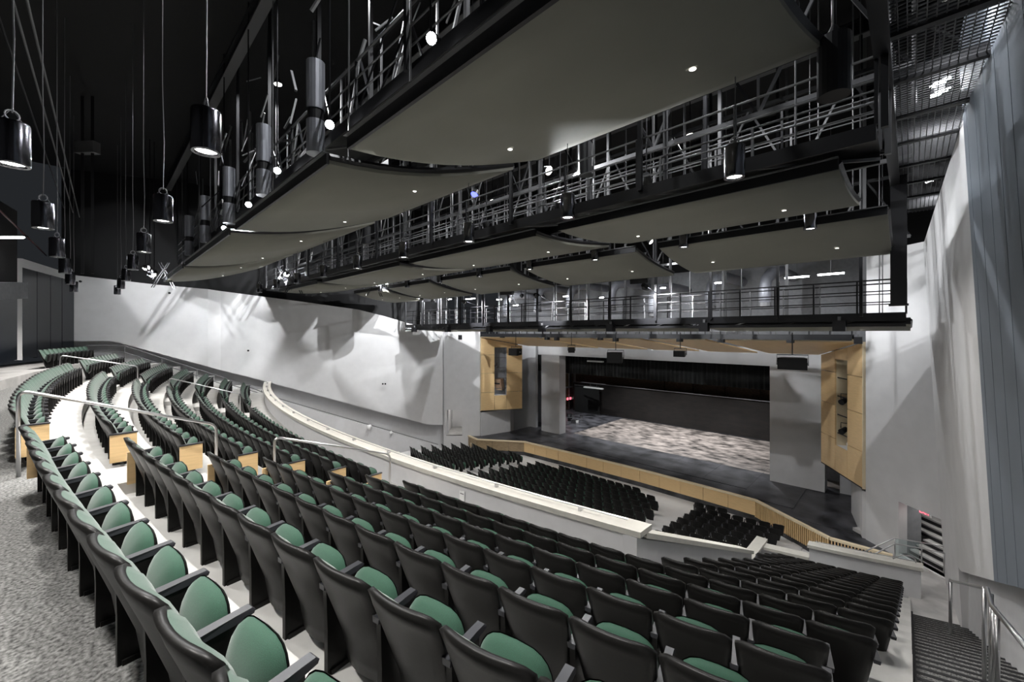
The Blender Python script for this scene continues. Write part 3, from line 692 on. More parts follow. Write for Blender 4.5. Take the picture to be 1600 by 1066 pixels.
# rails at the landing by the stage and doorway, house right
p = lambda px, py, D: (CX+ray(px)[0]*D, CY+ray(px)[1]*D, (H-py)/F*D)
handrail('thin steel rail with glass guard before the lower doorway', [p(1342,866,15.3),p(1398,841,15.2),p(1440,848,14.9),p(1478,855,14.4)], [(p(1398,841,15.2),p(1398,875,15.2)),(p(1440,848,14.9),p(1440,885,14.9))], .022)
handrail('lower steel rail curving from the cream parapet to the doorway', [p(1355,872,14.9),p(1398,850,14.9),p(1440,857,14.6),p(1475,864,14.2)], [(p(1475,864,14.2),p(1475,896,14.2))], .022)
handrail('short looped steel rail on the cream parapet end', [p(1395,873,13.6),p(1408,868,13.6),p(1422,869,13.5),p(1430,873,13.5),p(1431,880,13.5)], [], .02)
gl = MB().slab([p(1398,842,15.4),p(1436,848,15.1),p(1436,880,15.1),p(1398,872,15.4)], (.0,.012,0)).build('glass_guard', M_glass); tag(gl, 'clear glass guard panel below the thin rail at the doorway', 'glass panel')
handrail('pale steel rail at the house left stage steps', [(-12.2,-6.5,-9.2),(-10.3,-6.9,-9.35),(-10.3,-6.9,-10.0)], [((-12.2,-6.5,-9.2),(-12.2,-6.5,-10.0)),((-11.2,-6.7,-9.28),(-11.2,-6.7,-10.0))], .03, M_maple2)
handrail('square steel frame rail behind the cream parapet in orchestra', [(-9.6,-18.6,-7.5),(-9.6,-18.6,-6.55),(-6.2,-18.3,-7.0),(-6.2,-18.3,-8.2)], [], .03)
# exit sign
A, d, nn, _ = cR
ex = thing('exit_sign', 'red lit EXIT sign over the lower doorway by the stairs', 'sign', PR(cR[3][0]+.62,.42,cR[3][2]-.16), atan2(d[1], d[0])+(0 if nn[1] < 0 else pi))
MB().box((0,0,0), (.42,.06,.24)).build('housing', M_white, ex)
fc = bpy.data.curves.new('lettering', 'FONT'); fc.body = 'EXIT'; fc.size = .19; fc.align_x = 'CENTER'; fc.align_y = 'CENTER'; fc.extrude = .004; fc.materials.append(M_red)
tmp = bpy.data.objects.new('lettering_curve', fc); C.objects.link(tmp); bpy.context.view_layer.update()
me = bpy.data.meshes.new_from_object(tmp.evaluated_get(bpy.context.evaluated_depsgraph_get())); bpy.data.objects.remove(tmp)
fo = link('lettering', me, ex, (0,-.036,0)); fo.rotation_euler = (pi/2,0,0)
# small fittings on the walls
x, y, z = on_wall(577,667,2.2); t = thing('wall_camera', 'white dome fitting on the ramp wall below the dark ledge', 'fixture', (x,y,z)); MB().lathe([(.03,-.22),(.16,-.15),(.2,0),(.16,.1),(.03,.14)], 12).build('dome', M_white, t, True); MB().box((-nx*.15,-ny*.15,.05), (.2,.2,.12)).build('arm', M_white, t)
x, y, z = on_wall(611,676,2.15); tag(MB().lathe([(.03,-.15),(.12,-.1),(.14,0),(.03,.12)], 10).build('wall_fitting', M_white, None, True, (x,y,z)), 'small white fitting on the ramp wall nearer the stage', 'fixture')
t = thing('notice', 'white notice on the parapet wall beside the near handrail', 'sign', (*qpt(6.62, 6.60), -3.75), asin(6.62/59.4)); MB().box((0,0,0), (.16,.01,.22)).build('sheet', M_white, t); MB().box((0,-.006,.05), (.11,.004,.02)).build('heading', M_gsteel, t)

# ------------------------------------------------------------------ ceiling reflectors
def cloud(pts_r, pts_f, sag, label, n=10, rib=True):
    """pts_r, pts_f: the two rear and two front corners (x,y,z), house left first."""
    (a, b), (c, d_) = pts_r, pts_f
    t = thing('acoustic_cloud', label, 'ceiling panel', a, 0, 'curved ceiling reflectors')
    def pt(u, v, dz=0.):
        r = [a[i]+(b[i]-a[i])*u for i in range(3)]; f = [c[i]+(d_[i]-c[i])*u for i in range(3)]
        q = [r[i]+(f[i]-r[i])*v for i in range(3)]; q[2] += -sag*4*v*(1-v)*(1.25-.5*v)+dz; return local(t, q)
    vs = []; fs = []; k = 3
    for layer, dz in ((0, 0), (1, .07)):
        for j in range(n+1):
            for i in range(k): vs.append(pt(i/(k-1), j/n, dz))
    n1 = k*(n+1)
    for j in range(n):
        for i in range(k-1):
            q = j*k+i; fs += [(q, q+k, q+k+1, q+1), (n1+q, n1+q+1, n1+q+k+1, n1+q+k)]
    for j in range(n):
        for i in (0, k-1): q = j*k+i; fs.append((q, n1+q, n1+q+k, q+k) if i == 0 else (q, q+k, n1+q+k, n1+q))
    for i in range(k-1):
        fs.append((i, i+1, n1+i+1, n1+i)); q = n*k+i; fs.append((q, n1+q, n1+q+1, q+1))
    MB().add(vs, fs).build('panel', M_cloud, t, True).data.polygons.foreach_set('use_smooth', [True]*(2*n*(k-1))+[False]*(2*n+2*(k-1)))
    e0, e1 = pt(0, 0), pt(1, 0)
    MB().bar((e0[0],e0[1]-.03,e0[2]+.09), (e1[0],e1[1]-.03,e1[2]+.09), .05, .2).build('edge_beam', M_steel, t)
    MB().bar((e0[0],e0[1]-.06,e0[2]+.19), (e1[0],e1[1]-.06,e1[2]+.19), .12, .02).build('edge_flange', M_gsteel, t)
    f0, f1 = pt(0, 1), pt(1, 1); MB().bar((f0[0],f0[1]+.02,f0[2]+.06), (f1[0],f1[1]+.02,f1[2]+.06), .04, .1).build('edge_beam', M_steel, t)
    for u in (.004, .996):
        MB().tube([pt(u, j/n, .13) for j in range(n+1)], .07, 4).build('end_rib', M_steel, t)
    for v in (.25, .6):
        q0, q1 = pt(0, v, .2), pt(1, v, .2); MB().bar(q0, q1, .06, .2).build('purlin', M_steel, t)
    for u, v in ((.2, .55), (.8, .55)):
        q = pt(u, v); vs = [(q[0]+.045*cos(s*pi/6), q[1]+.045*sin(s*pi/6), q[2]-.02) for s in range(12)]
        MB().add(vs, [tuple(range(11,-1,-1))]).build('downlight', M_dot, t)
    for u in (.12, .88):
        q = pt(u, .15, .1); MB().tube([q, (q[0], q[1], 10.4-t.location[2])], .018, 5).build('hanger', M_gsteel, t)
        q = pt(u, .85, .1); MB().tube([q, (q[0], q[1], 10.4-t.location[2])], .018, 5).build('hanger', M_gsteel, t)
    return t
ROWS = [('rearmost', -25.5, 3.0, -20.8, 4.25, .2, [13.05,7.0,-.5,-9.8,-18.0]),
        ('second', -19.43, 2.82, -15.4, 3.10, .12, [13.1,6.6,-1.0,-10.0,-17.6]),
        ('third', -15.1, 2.85, -11.9, 2.33, .10, [13.6,7.5,1.3,-5.2,-10.6,-15.5]),
        ('foremost', -10.7, .27, -7.6, .06, .05, [14.0,7.4,.8,-5.4,-10.4,-14.2])]
for nm, yr, zr, yf, zf, sag, xs in ROWS:
    for k in range(len(xs)-1):
        xb, xa = xs[k]-(.42 if k else 0), xs[k+1]+.42
        ska = 0
        cloud(((xa,yr,zr),(xb,yr,zr)), ((xa,yf,zf),(xb,yf,zf)), sag, f'grey curved ceiling reflector, {ordn(k+1)} from house right in the {nm} row')

# ------------------------------------------------------------------ catwalks
def catwalk(label, y0, y1, zd, x0, x1, rail=1.07, pitch=1.9, hang=True, under=True, rm=None):
    t = thing('catwalk', label, 'catwalk', (x0, y0, zd))
    L_ = x1-x0; Wd = y1-y0
    MB().box((L_/2,Wd/2,-.03), (L_,Wd,.05)).build('deck', M_steel, t)
    for yy in (0, Wd):
        MB().box((L_/2,yy,-.12), (L_,.06,.26)).build('stringer', M_steel, t)
        for h, r in ((rail,.024),(rail*.66,.018),(rail*.33,.018)): MB().tube([(0,yy,h),(L_,yy,h)], r, 6).build('rail', rm or M_gsteel, t)
    n = int(L_/pitch)
    for k in range(n+1):
        x = L_*k/n
        for yy in (0, Wd):
            MB().box((x,yy,rail/2), (.05,.05,rail)).build('post', M_steel if yy == 0 else M_gsteel, t)
        if hang and k % 2 == 0:
            for yy in (-.06, Wd+.06):
                MB().box((x+.1,yy,(10.4-zd)/2-.1), (.09,.09,10.4-zd)).build('hanger', M_steel if yy < 0 else M_gsteel, t)
        if under and k < n:
            x2 = L_*(k+1)/n
            MB().bar((x,.02,-.15), (x2,Wd-.02,-.18), .05).build('brace', M_gsteel, t)
    return t
catwalk('black steel catwalk over the rearmost reflectors', -24.6, -23.4, 4.6, -20, 13.6)
catwalk('black steel catwalk between rearmost and second reflectors', -19.9, -18.7, 3.25, -18.5, 13.6)
catwalk('black steel catwalk above the third reflectors', -16.4, -15.3, 4.5, -17, 13.6)
c2 = catwalk('black steel catwalk across the hall before the stage', -11.0, -9.6, .62, -14.9, 13.9, 1.05, 1.15, rm=M_steel)
MB().box((14.4,.0,-.38), (28.8,.08,.10)).build('bottom_chord', M_steel, c2)
MB().box((14.4,1.3,-.38), (28.8,.08,.10)).build('bottom_chord', M_steel, c2)
for k in range(18): MB().bar((k*1.6,0,-.36), (k*1.6+.8,0,-.05), .05).build('brace', M_gsteel if k % 3 == 0 else M_steel, c2)
for k in range(7):
    x = 1.4+k*4.3; lx = thing('line_fixture', f'black box fixture clamped under the stage catwalk, {ordn(k+1)} from house left', 'fixture', (-14.9+x,-11.1,.1)); MB().box((0,0,.12), (.34,.3,.36)).build('body', M_steel, lx); MB().box((0,0,.36), (.08,.08,.14)).build('clamp', M_gsteel, lx)
catwalk('black steel catwalk close above the portal soffit', -5.6, -4.6, -.1, -12, 12.2, .5, .75, False, False)
# mesh grating walkway high along the wall, house right
gw = thing('mesh_walkway', 'wire mesh walkway high beside the leaning wall', 'catwalk', (13.75,-26,4.5))
g = MB()
for k in range(24): g.box((.1*k,9.5,0), (.014,19,.02))
for k in range(190): g.box((1.15,.1*k,.0), (2.3,.014,.02))
o = g.build('mesh_grating', M_grate, gw); o['kind'] = 'stuff'
for y in (.2,2.3,4.3,6.0,7.6,9.3,10.9,12.8,14.6,16.4,18.4): MB().box((1.15,y,.05), (2.4,.12,.22)).build('joist', M_steel, gw)
MB().box((-.08,9.5,0), (.2,19,.5)).build('edge_beam', M_steel, gw)
for h in (.5,.8,1.1): MB().tube([(-.05,0,h),(-.05,19,h)], .02, 6).build('rail', M_steel, gw)
for y in (1.0,5.2,9.8,13.6,17): MB().tube([(.3,y,.1),(.3,y,5.8)], .04, 6).build('hanger', M_gsteel, gw)
for y in (3.4,8.2,12.2): MB().bar((.3,y,3.5), (2.2,y-1.5,.5), .06).build('brace', M_gsteel, gw)
cl_ = thing('column', 'dark steel column beside the mesh walkway', 'column', (13.75,-12.2,-.2)); MB().box((0,0,5.2), (.35,.3,8.4)).build('shaft', M_steel, cl_); MB().box((0,0,1.0), (.42,.36,.05)).build('base_plate', M_steel, cl_)

# roof steel ------------------------------------------------------------
for k, (y, z) in enumerate(((-24.9,9.9),(-20.5,9.9),(-16,9.9),(-11,9.9),(-6,9.9))):
    b_ = thing('roof_beam', f'dark steel roof beam spanning the black ceiling, {ordn(k+1)} from the rear', 'beam', (-22,y,z))
    MB().box((19,0,.25), (38,.3,.04)).build('flange', M_steel, b_); MB().box((19,0,-.25), (38,.3,.04)).build('flange', M_gsteel, b_); MB().box((19,0,0), (38,.05,.5)).build('web', M_steel, b_)
def truss(label, y, z0, z1, x0, x1, n):
    t = thing('roof_truss', label, 'truss', (x0,y,z0)); L_ = x1-x0; h = z1-z0
    MB().box((L_/2,0,0), (L_,.1,.1)).build('chord', M_gsteel, t); MB().box((L_/2,0,h), (L_,.1,.1)).build('chord', M_steel, t)
    for k in range(n):
        xa, xb = L_*k/n, L_*(k+1)/n
        MB().bar((xa,0,0), ((xa+xb)/2,0,h), .06).build('diagonal', M_gsteel, t); MB().bar(((xa+xb)/2,0,h), (xb,0,0), .06).build('diagonal', M_steel, t)
        MB().bar((xa,0,0), (xa,0,10.5-z0 if k % 3 == 0 else h), .05).build('upright', M_gsteel, t)
    return t
TR = truss('open steel truss above the rearmost reflectors', -22.6, 5.6, 8.6, -19, 14, 12)
truss('open steel truss above the second reflectors', -18.0, 4.9, 7.4, -18, 14, 13)
truss('open steel truss above the third reflectors', -13.6, 4.6, 7.2, -16, 14, 12)
truss('open steel truss over the stage catwalk', -8.4, 3.4, 5.6, -14, 14, 12)
# random thin rods and struts of the rigging above the rear reflectors
for k in range(90):
    x = random.uniform(-12, 12.5); y = random.uniform(-25.2,-21.4); z = random.uniform(4.2, 8.5)
    a_ = random.uniform(0, pi); l = random.uniform(.6, 2.2); e = random.uniform(.2, 1.4)
    MB().bar((x+19,y+22.6,z-5.6), (x+19+l*cos(a_)*.6,y+22.6+l*sin(a_)*.3,z-5.6+l*sin(e)), random.choice([.03,.04,.06])).build('strut', random.choice([M_strut, M_strut, M_gsteel, M_steel]), TR)
# grey drop ducts behind the rearmost reflectors
DU = [(492,97,243),(412,200,275),(354,262,350),(298,345,398)]
for k, x in enumerate((4.2, .1, -4.4, -9.0, -13.5)):
    y = -24.87; z0 = 4.1
    t = thing('drop_duct', f'grey vertical duct above the rearmost reflectors, {ordn(k+1)} from house right', 'duct', (x,y,z0), 0, 'grey drop ducts')
    MB().lathe([(.001,0),(.2,0),(.2,.75),(.001,.75)], 18).build('lower_drum', M_duct, t, False); MB().lathe([(.17,.75),(.17,1.0)], 18).build('band', M_nose, t); MB().lathe([(.2,1.0),(.2,2.1),(.001,2.1)], 18).build('upper_drum', M_duct, t, False)
# flexible elbows of duct above the stage catwalk
for k, (px, py) in enumerate(((790,472),(840,462),(890,458),(955,455),(1020,462),(1110,448),(1195,440))):
    x, y, z = at_y(px, py, -4.0); t = thing('flex_duct', f'grey curved flexible duct behind the stage catwalk, {ordn(k+1)} from house left', 'duct', (x,y,z), 0, 'curved ducts behind the stage catwalk')
    pts = [(0,0,-1.2),(0,0,-.4),(.05,.1,.1),(.25,.3,.45),(.5,1.2,.6),(.5,4.36,.6)]
    MB().tube(pts, .28, 12).build('hose', M_duct, t, True); MB().lathe([(.30,-1.3),(.30,-1.1)], 12).build('collar', M_gsteel, t)
# black drums between the reflectors
for k, (px, py, y) in enumerate(((1303,105,-21.0),(915,250,-19.0),(573,368,-19.0),(436,415,-19.0))):
    x, y, z = at_y(px, py, y); r = .2
    t = thing('black_drum', f'large matt black drum hung above the reflectors, {ordn(k+1)} from house right', 'drum', (x,y,z), 0, 'black drums above the reflectors')
    MB().lathe([(.001,-.42),(r,-.42),(r,.42),(.001,.42)], 20).build('drum', M_steel, t); MB().lathe([(.001,.42),(r*.5,.47),(.03,.6),(.03,10.3-z)], 12).build('neck', M_steel, t)
# roof column and conduits, house left rear
t = thing('roof_hanger', 'twin steel hanger running up into the dark roof', 'column', (-12.0,-28.62,2.6))
for s in (-.22,.22): MB().box((s*.7,s*.7,3.9), (.16,.1,7.8)).build('channel', M_steel, t)
MB().box((0,0,5.55), (.9,.3,.5), .7).build('splice_plate', M_gsteel, t)
for k, (dx_, m) in enumerate(((0, M_gsteel), (.25, M_gsteel), (.6, M_steel))):
    tag(MB().tube([(10.2-4,-29.5-dx_,7.0+.2*k),(-20,-29.0-dx_,6.6+.2*k)], .025, 6).build('conduit', m), f'thin conduit high on the rear ceiling, {ordn(k+1)} from the seats', 'pipe')
tag(MB().tube([(2,-31.4,4.6),(-23,-30.4,4.6)], .035, 6).build('sprinkler_pipe', mat('red_pipe', (.05,.003,.003), .6)), 'dark red sprinkler pipe near the rear ceiling', 'pipe')
t = thing('control_balcony', 'railed technical balcony in the rear corner', 'balcony', (-19.0,-30.6,2.6))
MB().box((2.5,-.9,-.4), (7,.3,.8), -.3).build('fascia', M_block, t)
for h in (.3,.65,1.0): MB().tube([(-1,.1,h),(6,-2.0,h)], .03, 6).build('rail', M_gsteel, t)
for k in range(5): MB().tube([(-1+k*1.75,.1-.525*k,0),(-1+k*1.75,.1-.525*k,1.0)], .03, 6).build('post', M_steel, t)

# ------------------------------------------------------------------ luminaires
def lamp(parent, loc, watt, col=(1,.97,.93), size=130, blend=.5, aim=None, rad=.12):
    l = bpy.data.lights.new('lamp', 'SPOT'); l.energy = watt; l.color = col; l.spot_size = radians(size); l.spot_blend = blend; l.shadow_soft_size = rad
    o = bpy.data.objects.new('lamp', l); C.objects.link(o); o.parent = parent; o.location = loc
    if aim:
        import mathutils
        d = mathutils.Vector(aim); o.rotation_euler = d.to_track_quat('-Z', 'Y').to_euler()
    return o
PM = {}
def pendant_mesh():
    r, h = .15, .5
    PM['can'] = MB().lathe([(.001,h),(r*.96,h),(r,h-.02),(r,.015),(r*.97,0),(r*.78,0),(r*.74,.06)], 28).mesh('can', M_gloss, False)
    PM['lens'] = MB().lathe([(r*.76,.03),(.001,.025)], 20).mesh('lens', M_lens)
    tor = [(.0+.06*cos(2*pi*k/12), 0, h+.09+.06*sin(2*pi*k/12)) for k in range(13)]
    PM['hook'] = MB().tube(tor, .008, 5, False).mesh('hook', M_strut)
    for f in PM['can'].polygons: f.use_smooth = abs(f.normal.z) < .5
pendant_mesh()
def pendant(x, y, z, label, group, watt):
    t = thing('cylinder_pendant', label, 'pendant lamp', (x,y,z), random.random()*3, group)
    for nm in ('can','lens','hook'): link(nm, PM[nm], t)
    if z not in PM:
        h = .5; PM[z] = MB().tube([(0,0,h+.12),(.015,0,h+1.0),(-.01,.01,h+2.2),(0,0,10.52-z)], .009, 5).tube([(-.1,0,h),(0,0,h+.17),(.1,0,h)], .007, 5).mesh('cable', M_gsteel)
    link('cable', PM[z], t)
    lamp(t, (0,0,-.02), watt, size=138, blend=.9)
for k, x in enumerate((12.3, 8.0, 3.7, -.6, -4.9, -9.2, -13.5, -17.8)):
    pendant(x, -27.5, 2.13, f'glossy black cylinder pendant over the seats, {ordn(k+1)} from house right in the inner rear line', 'pendants over the seats, inner line', PENDANT_W)
for k, x in enumerate((10.8, 6.4, 2.2, -2.0, -6.2, -10.6, -15)):
    pendant(x, -29.1, 1.97, f'glossy black cylinder pendant over the rear cross-aisle, {ordn(k+1)} from house right', 'pendants over the cross-aisle', PENDANT_W)
for k, x in enumerate((12.0, 8.77, 5.5, 2.2, -1.1, -4.4, -7.7, -11.0, -14.3)):
    pendant(x, -21.4, 2.43, f'black cylinder pendant before the second reflectors, {ordn(k+1)} from house right', 'pendants before the second reflectors', PENDANT_W)
for k, x in enumerate((12.1, 8.8, 5.5, 2.2, -1.1, -4.4, -7.7, -11.0)):
    pendant(x, -15.25, 2.72, f'black cylinder downlight in the gap behind the third reflectors, {ordn(k+1)} from house right', 'downlights behind the third reflectors', PENDANT_W)
# flood lights on the rigging
def flood(px, py, y, aim, label, watt, size=110, m=None, blend=.4, pos=None, rad=.06, sc=1., arm=None):
    x, y, z = pos or at_y(px, py, y)
    t = thing('flood_light', label, 'flood light', (x,y,z))
    L_ = math.sqrt(sum(a*a for a in aim)); d = [a/L_ for a in aim]
    MB().tube([tuple(-.22*c for c in d), tuple(-.02*c for c in d)], [.09*sc,.15*sc], 12).build('housing', M_steel, t)
    MB().tube([tuple(-.02*c for c in d), tuple(-.005*c for c in d)], [.14*sc,.13*sc], 12).build('lens', m or M_flood, t)
    MB().tube([(0,0,.1*sc),arm or (0,0,10.5-z)], .02, 6).build('yoke', M_steel, t)
    if watt: lamp(t, tuple(.03*c for c in d), watt, (.96,.98,1), size, blend, aim, rad)
    return t
for k, (px, py) in enumerate(((515,195),(433,267),(388,320),(350,357))):
    flood(px, py, -25.0, (.75,-.35,-.55), f'bright flood light above the rearmost reflectors, {ordn(k+1)} from house right', FLOOD_W*.35, sc=.62)
flood(673, 60, -24.9, (.3,-.8,-.5), 'bright flood light high on the rear truss', FLOOD_W*.3, sc=.6)
for k, (px, py) in enumerate(((850,327),(875,322),(760,352),(1010,283))):
    flood(px, py, -18.2, (-.4,.9,-.5), f'small work light on the catwalk behind the rearmost reflectors, {ordn(k+1)} from house left', FLOOD_W*.03)
for k, (x, y, z, wt) in enumerate(((9.5,-23.6,9.3,.4),(3.5,-23.6,9.3,.4),(-3,-23.6,9.3,.4),(10.5,-17.6,7.6,.35),(4,-17.6,7.6,.35),(-3,-17.6,7.6,.35),(-9,-17.6,7.6,.3),(8,-12.6,7.5,.15),(-3,-12.6,7.5,.15))):  # unseen lights added to brighten the struts and catwalk rails
    flood(0, 0, 0, (.05,.05,-1), f'work light high in the roof steel, {ordn(k+1)} counted from the rear', FLOOD_W*wt, 165, M_dot, .3, (x,y,z), .04)
for k, (px, py) in enumerate(((1495,40),(1470,152),(1469,167),(1456,297))):
    x, y, z = [p(px,py,6.6),p(px,py,8.6),p(px,py,8.8),p(px,py,13.4)][k]
    flood(0, 0, 0, (.25,.1,-1), f'bright work light above the mesh walkway, {ordn(k+1)} from the rear', FLOOD_W*.05, pos=(x,y,z+.3), rad=.1, sc=1.2)
# wall washers added among the reflectors to streak the fan wall
for k, (x, y, z, aim, wt) in enumerate(((-15.8,-26.1,3.3,(-.9,.42,-.42),.42), (-14.0,-20.15,3.5,(-.95,.2,-.35),.75), (-14.2,-20.05,3.3,(-.8,.75,-.4),.6), (-11.0,-15.25,3.2,(-.95,.15,-.42),1.2), (-10.8,-11.3,3.0,(-.9,.45,-.5),1.1), (-6.0,-7.0,2.6,(-.9,.1,-.5),.9))):
    f_ = flood(0, 0, 0, aim, f'black wall wash light on the rigging facing house left, {ordn(k+1)} in line', FLOOD_W*1.0*wt, 125, M_dot, .2, (x,y,z), .02)
    la = math.sqrt(sum(c*c for c in aim)); d = [c/la for c in aim]; sd = (-d[1], d[0], 0)
    for o_ in (-.35, -.22, .25, .36):                           # rods added before the lamp to cast streaks on the wall
        e = .5 if o_ < 0 else -.55
        MB().bar((d[0]*1.3+sd[0]*(o_+e), d[1]*1.3+sd[1]*(o_+e), .75), (d[0]*1.3+sd[0]*(o_-e*.5), d[1]*1.3+sd[1]*(o_-e*.5), -.72), .04).build('streak_rod', M_steel, f_)
# added wall washes: masks before them cut straight-edged light bands on the fan wall
for k, (x, y, z, aim, roll, hw, wt) in enumerate(((-15.2,-26.5,3.5,(-.85,.25,-.2),35,.16,.2), (-15.6,-26.3,3.2,(-.8,.6,-.25),-38,.12,.2), (-13.2,-20.2,3.6,(-.95,.1,-.25),-35,.16,.34), (-13.0,-19.9,3.3,(-.8,.6,-.3),42,.12,.3),
                                                 (-10.0,-15.25,3.3,(-.9,.0,-.25),38,.15,.55), (-9.6,-11.5,3.1,(-.95,-.05,-.25),-40,.14,.55), (-9.4,-11.4,2.9,(-.8,.5,-.35),36,.16,.5), (-7.0,-7.0,2.5,(-.9,-.3,-.3),-35,.14,.4))):
    f_ = flood(0, 0, 0, aim, f'black shuttered wall wash with barn doors facing house left, {ordn(k+1)} from the rear', FLOOD_W*wt*2.6, 100, M_dot, .1, (x,y,z), .006, sc=.7)
    la = math.sqrt(sum(c*c for c in aim)); d = [c/la for c in aim]; l2 = hypot(d[0], d[1]); sd = (-d[1]/l2, d[0]/l2, 0)
    up = (sd[1]*d[2]-sd[2]*d[1], sd[2]*d[0]-sd[0]*d[2], sd[0]*d[1]-sd[1]*d[0]); ro = radians(roll)
    e1 = [sd[i]*cos(ro)+up[i]*sin(ro) for i in range(3)]; e2 = [-sd[i]*sin(ro)+up[i]*cos(ro) for i in range(3)]
    for sg in (-1, 1):
        pts = [tuple(d[i]*.16+e1[i]*sg*a_+e2[i]*b_ for i in range(3)) for a_, b_ in ((hw*.26,-.2),(hw*.26,.2),(.22,.2),(.22,-.2))]
        MB().slab(pts, tuple(c*.01 for c in d)).build('band_mask', M_black, f_)
for k, (x, y, z, aim) in enumerate(((5.0,-9.5,4.4,(.8,.12,-.72)), (7.0,-13.8,4.5,(.8,.25,-.75)), (6.0,-18.6,5.0,(.85,.0,-.5)))):
    flood(0, 0, 0, aim, f'black wall wash light on the rigging facing house right, {ordn(k+1)} in line', FLOOD_W*.8, 100, M_dot, .25, (x,y,z), .05)
for k, (x, y, z, aim) in enumerate(((-6.0,-12.2,1.9,(.02,.9,-.42)), (0,-12.2,1.9,(.0,.9,-.42)), (6.0,-12.2,1.9,(-.02,.9,-.42)))):
    flood(0, 0, 0, aim, f'black stage wash light on the rail before the stage, {ordn(k+1)} from house left', FLOOD_W*1.3, 80, M_dot, .5, (x,y,z), .05, arm=(0,1.2,-.2))
for k, (x, y, z) in enumerate(((-6,6.5,1.0),(-1,6.5,1.0),(4,6.5,1.0),(-11.5,6.5,1.0))):  # unseen lights added over the stage; the last brightens the rigging rail
    flood(0, 0, 0, (.05,-.1,-1), f'stage work light above the scuffed stage boards, {ordn(k+1)} from house left', FLOOD_W*(4.2 if x > -8 else 1.2), 84, M_dot, .7, (x,y,z), .1, arm=(0,0,2.7))
# fluorescent strips above the stage catwalk
for k, (px, py, y, l) in enumerate(((1245,433,-6.5,.9),(1298,428,-6.5,.9),(700,468,-5.5,1.0),(735,467,-5.5,1.2),(780,468,-5.0,.5),(806,477,-5.0,.5),(884,463,-5.0,.4),(1036,450,-6,.3),(1122,442,-6,.3),(940,465,-5,.3))):
    x, y, z = at_y(px, py, y); t = thing('strip_light', f'glowing strip light behind the stage catwalk, {ordn(k+1)} in the listed line', 'strip light', (x,y,z), 0, 'strip lights behind the stage catwalk')
    t['label'] = f'glowing strip light behind the stage catwalk, {ordn([8,9,0,1,2,3,4,6,7,5][k]+1)} from house left'
    MB().box((0,0,.05), (l+.1,.16,.05)).build('housing', M_steel, t); MB().tube([(-l/2,0,0),(l/2,0,0)], .045, 8).build('tube', M_tube, t); MB().tube([(0,0,.07),(0,0,10.5-z)], .012, 5).build('hanger', M_gsteel, t)
    if k in (0, 1, 3, 5, 7): lamp(t, (0,0,-.08), 160, (.95,.97,1), 170, .5, (0,.3,-1))
t = thing('strip_light', 'glowing strip light at the rear ceiling edge', 'strip light', tuple(.97*a_+.03*b_ for a_, b_ in zip(on_rear(-6,371), (CX,CY,0))), YAW); MB().box((0,0,.06), (2.6,.2,.06)).build('housing', M_steel, t); MB().tube([(-1.2,0,0),(1.2,0,0)], .05, 8).build('tube', M_tube, t); MB().tube([(0,0,.08),(0,0,10.5-t.location[2])], .012, 5).build('hanger', M_gsteel, t); lamp(t, (0,0,-.1), 40, size=170)
flood(741, 305, -19.0, (0,-.5,-.8), 'blue lit lens on the catwalk rigging', 0, m=M_blueled)
# doorway lamps
for P_, c_, wt in ((PL, cL, 60), (PR, cR, 40)):
    x, y, z = P_((c_[3][0]+c_[3][1])/2, 1.4, c_[3][2]+.5)
    t = thing('passage_light', 'recessed passage light inside the '+('far' if c_ is cL else 'near')+' doorway', 'light', (x,y,z)); MB().lathe([(.14,.06),(.16,0),(.1,-.01)], 12).build('trim_ring', M_white, t); MB().disc((0,0,-.005), .1).build('lens', M_lens, t); lamp(t, (0,0,-.05), wt, size=160)

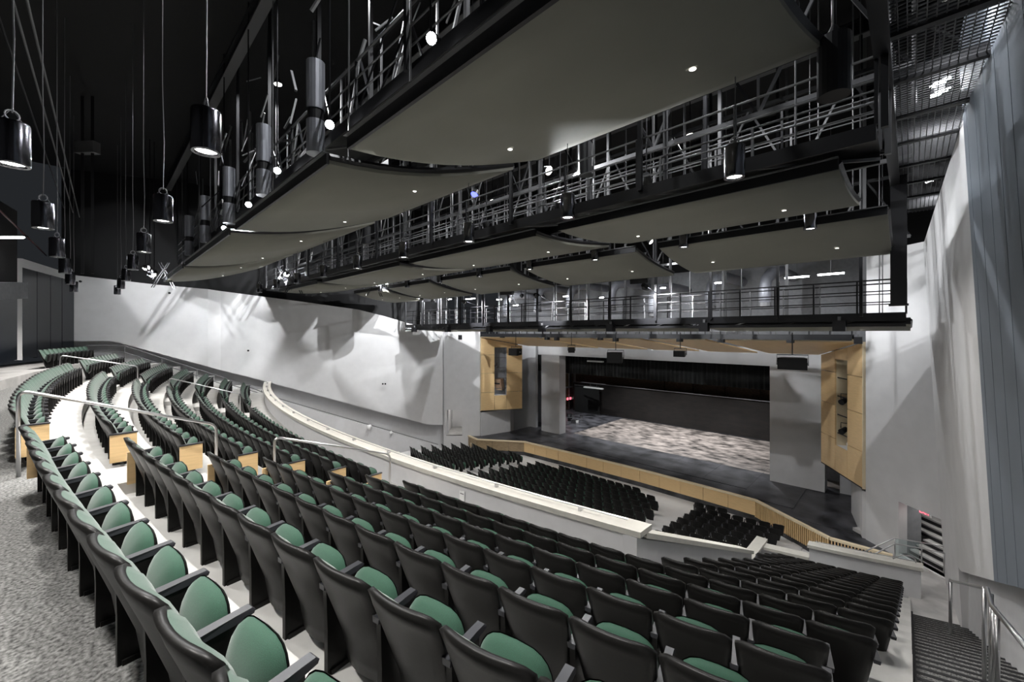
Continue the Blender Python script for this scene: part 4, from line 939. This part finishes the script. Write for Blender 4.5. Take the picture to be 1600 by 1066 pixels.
# ------------------------------------------------------------------ hung loudspeakers
def speaker(px, py, y, w_, h_, d_, label, rz=0, rx=.2, top=None):
    x, y, z = at_y(px, py, y); t = thing('hung_speaker', label, 'speaker', (x,y,z), rz, 'black loudspeakers hung before the stage')
    a, b, h = w_/2, d_/2, h_/2
    MB().add([(-a,-b,-h),(a,-b,-h),(a*.75,b,-h*.8),(-a*.75,b,-h*.8),(-a,-b,h),(a,-b,h),(a*.75,b,h),(-a*.75,b,h)], [(0,3,2,1),(4,5,6,7),(0,1,5,4),(1,2,6,5),(2,3,7,6),(3,0,4,7)]).build('cabinet', M_shell, t)
    MB().box((0,-b-.012,0), (w_*.94,.02,h_*.9)).build('grille', M_nose, t)
    MB().tube([(-a-.03,0,-h*.3),(-a-.03,0,h+.12),(a+.03,0,h+.12),(a+.03,0,-h*.3)], .02, 6).build('yoke', M_steel, t)
    MB().tube([(0,0,h+.12),(0,0,(top if top is not None else 3.5)-z)], .022, 6).build('hanger_pole', M_steel, t)
    for s in (-1, 1): MB().tube([(s*a*.98,-.05,0),(s*(a+.045),-.05,0)], .05, 8).build('knob', M_gsteel, t)
speaker(1238,568,-7.5,1.05,.5,.7,'large black loudspeaker hung before the pier at house right',.15,top=0)
speaker(962,559,-7.5,.85,.62,.7,'large black loudspeaker hung before the middle of the border',.3,top=0)
speaker(1063,553,-7.5,.55,.3,.5,'medium black loudspeaker hung between the two large ones',.1,top=0)
speaker(893,547,-7.5,.4,.34,.4,'small tilted black loudspeaker hung near the opening corner',.6,top=0)
speaker(806,550,-7.5,.85,.5,.6,'wide black loudspeaker hung before the house left portal wing',0,top=0)
speaker(1000,437,-11.7,.75,.4,.4,'black loudspeaker hung under the third reflectors near the centre',.2,top=2.9)
speaker(793,456,-11.7,.75,.4,.5,'grey black loudspeaker hung under the third reflectors, house left of centre',.35,top=2.9)
speaker(670,468,-11.7,.7,.4,.4,'tilted black loudspeaker under the third reflectors near the pale side wall',.6,top=2.9)
for k, (px, py) in enumerate(((785,525),(855,528),(870,529),(938,528),(962,530),(1062,530),(1127,531),(1235,531),(1341,532))):
    x, y, z = at_y(px, py, -5.5); t = thing('soffit_fixture', f'small black box fixture on the soffit edge, {ordn(k+1)} from house left', 'fixture', (x,y,z), 0, 'box fixtures on the soffit edge'); MB().box((0,0,0), (.28,.28,.3)).build('body', M_steel, t); MB().box((0,.1,.2), (.08,.08,.12)).build('clamp', M_gsteel, t)
x, y, z = on_wall(719,527,.0); x, y, z = at_y(719, 527, -6.3); tag(MB().box((0,0,0), (.25,.25,.4)).build('wall_speaker', M_steel, None, False, (x,y,z)), 'small black speaker high on the corner wall by the portal', 'speaker')
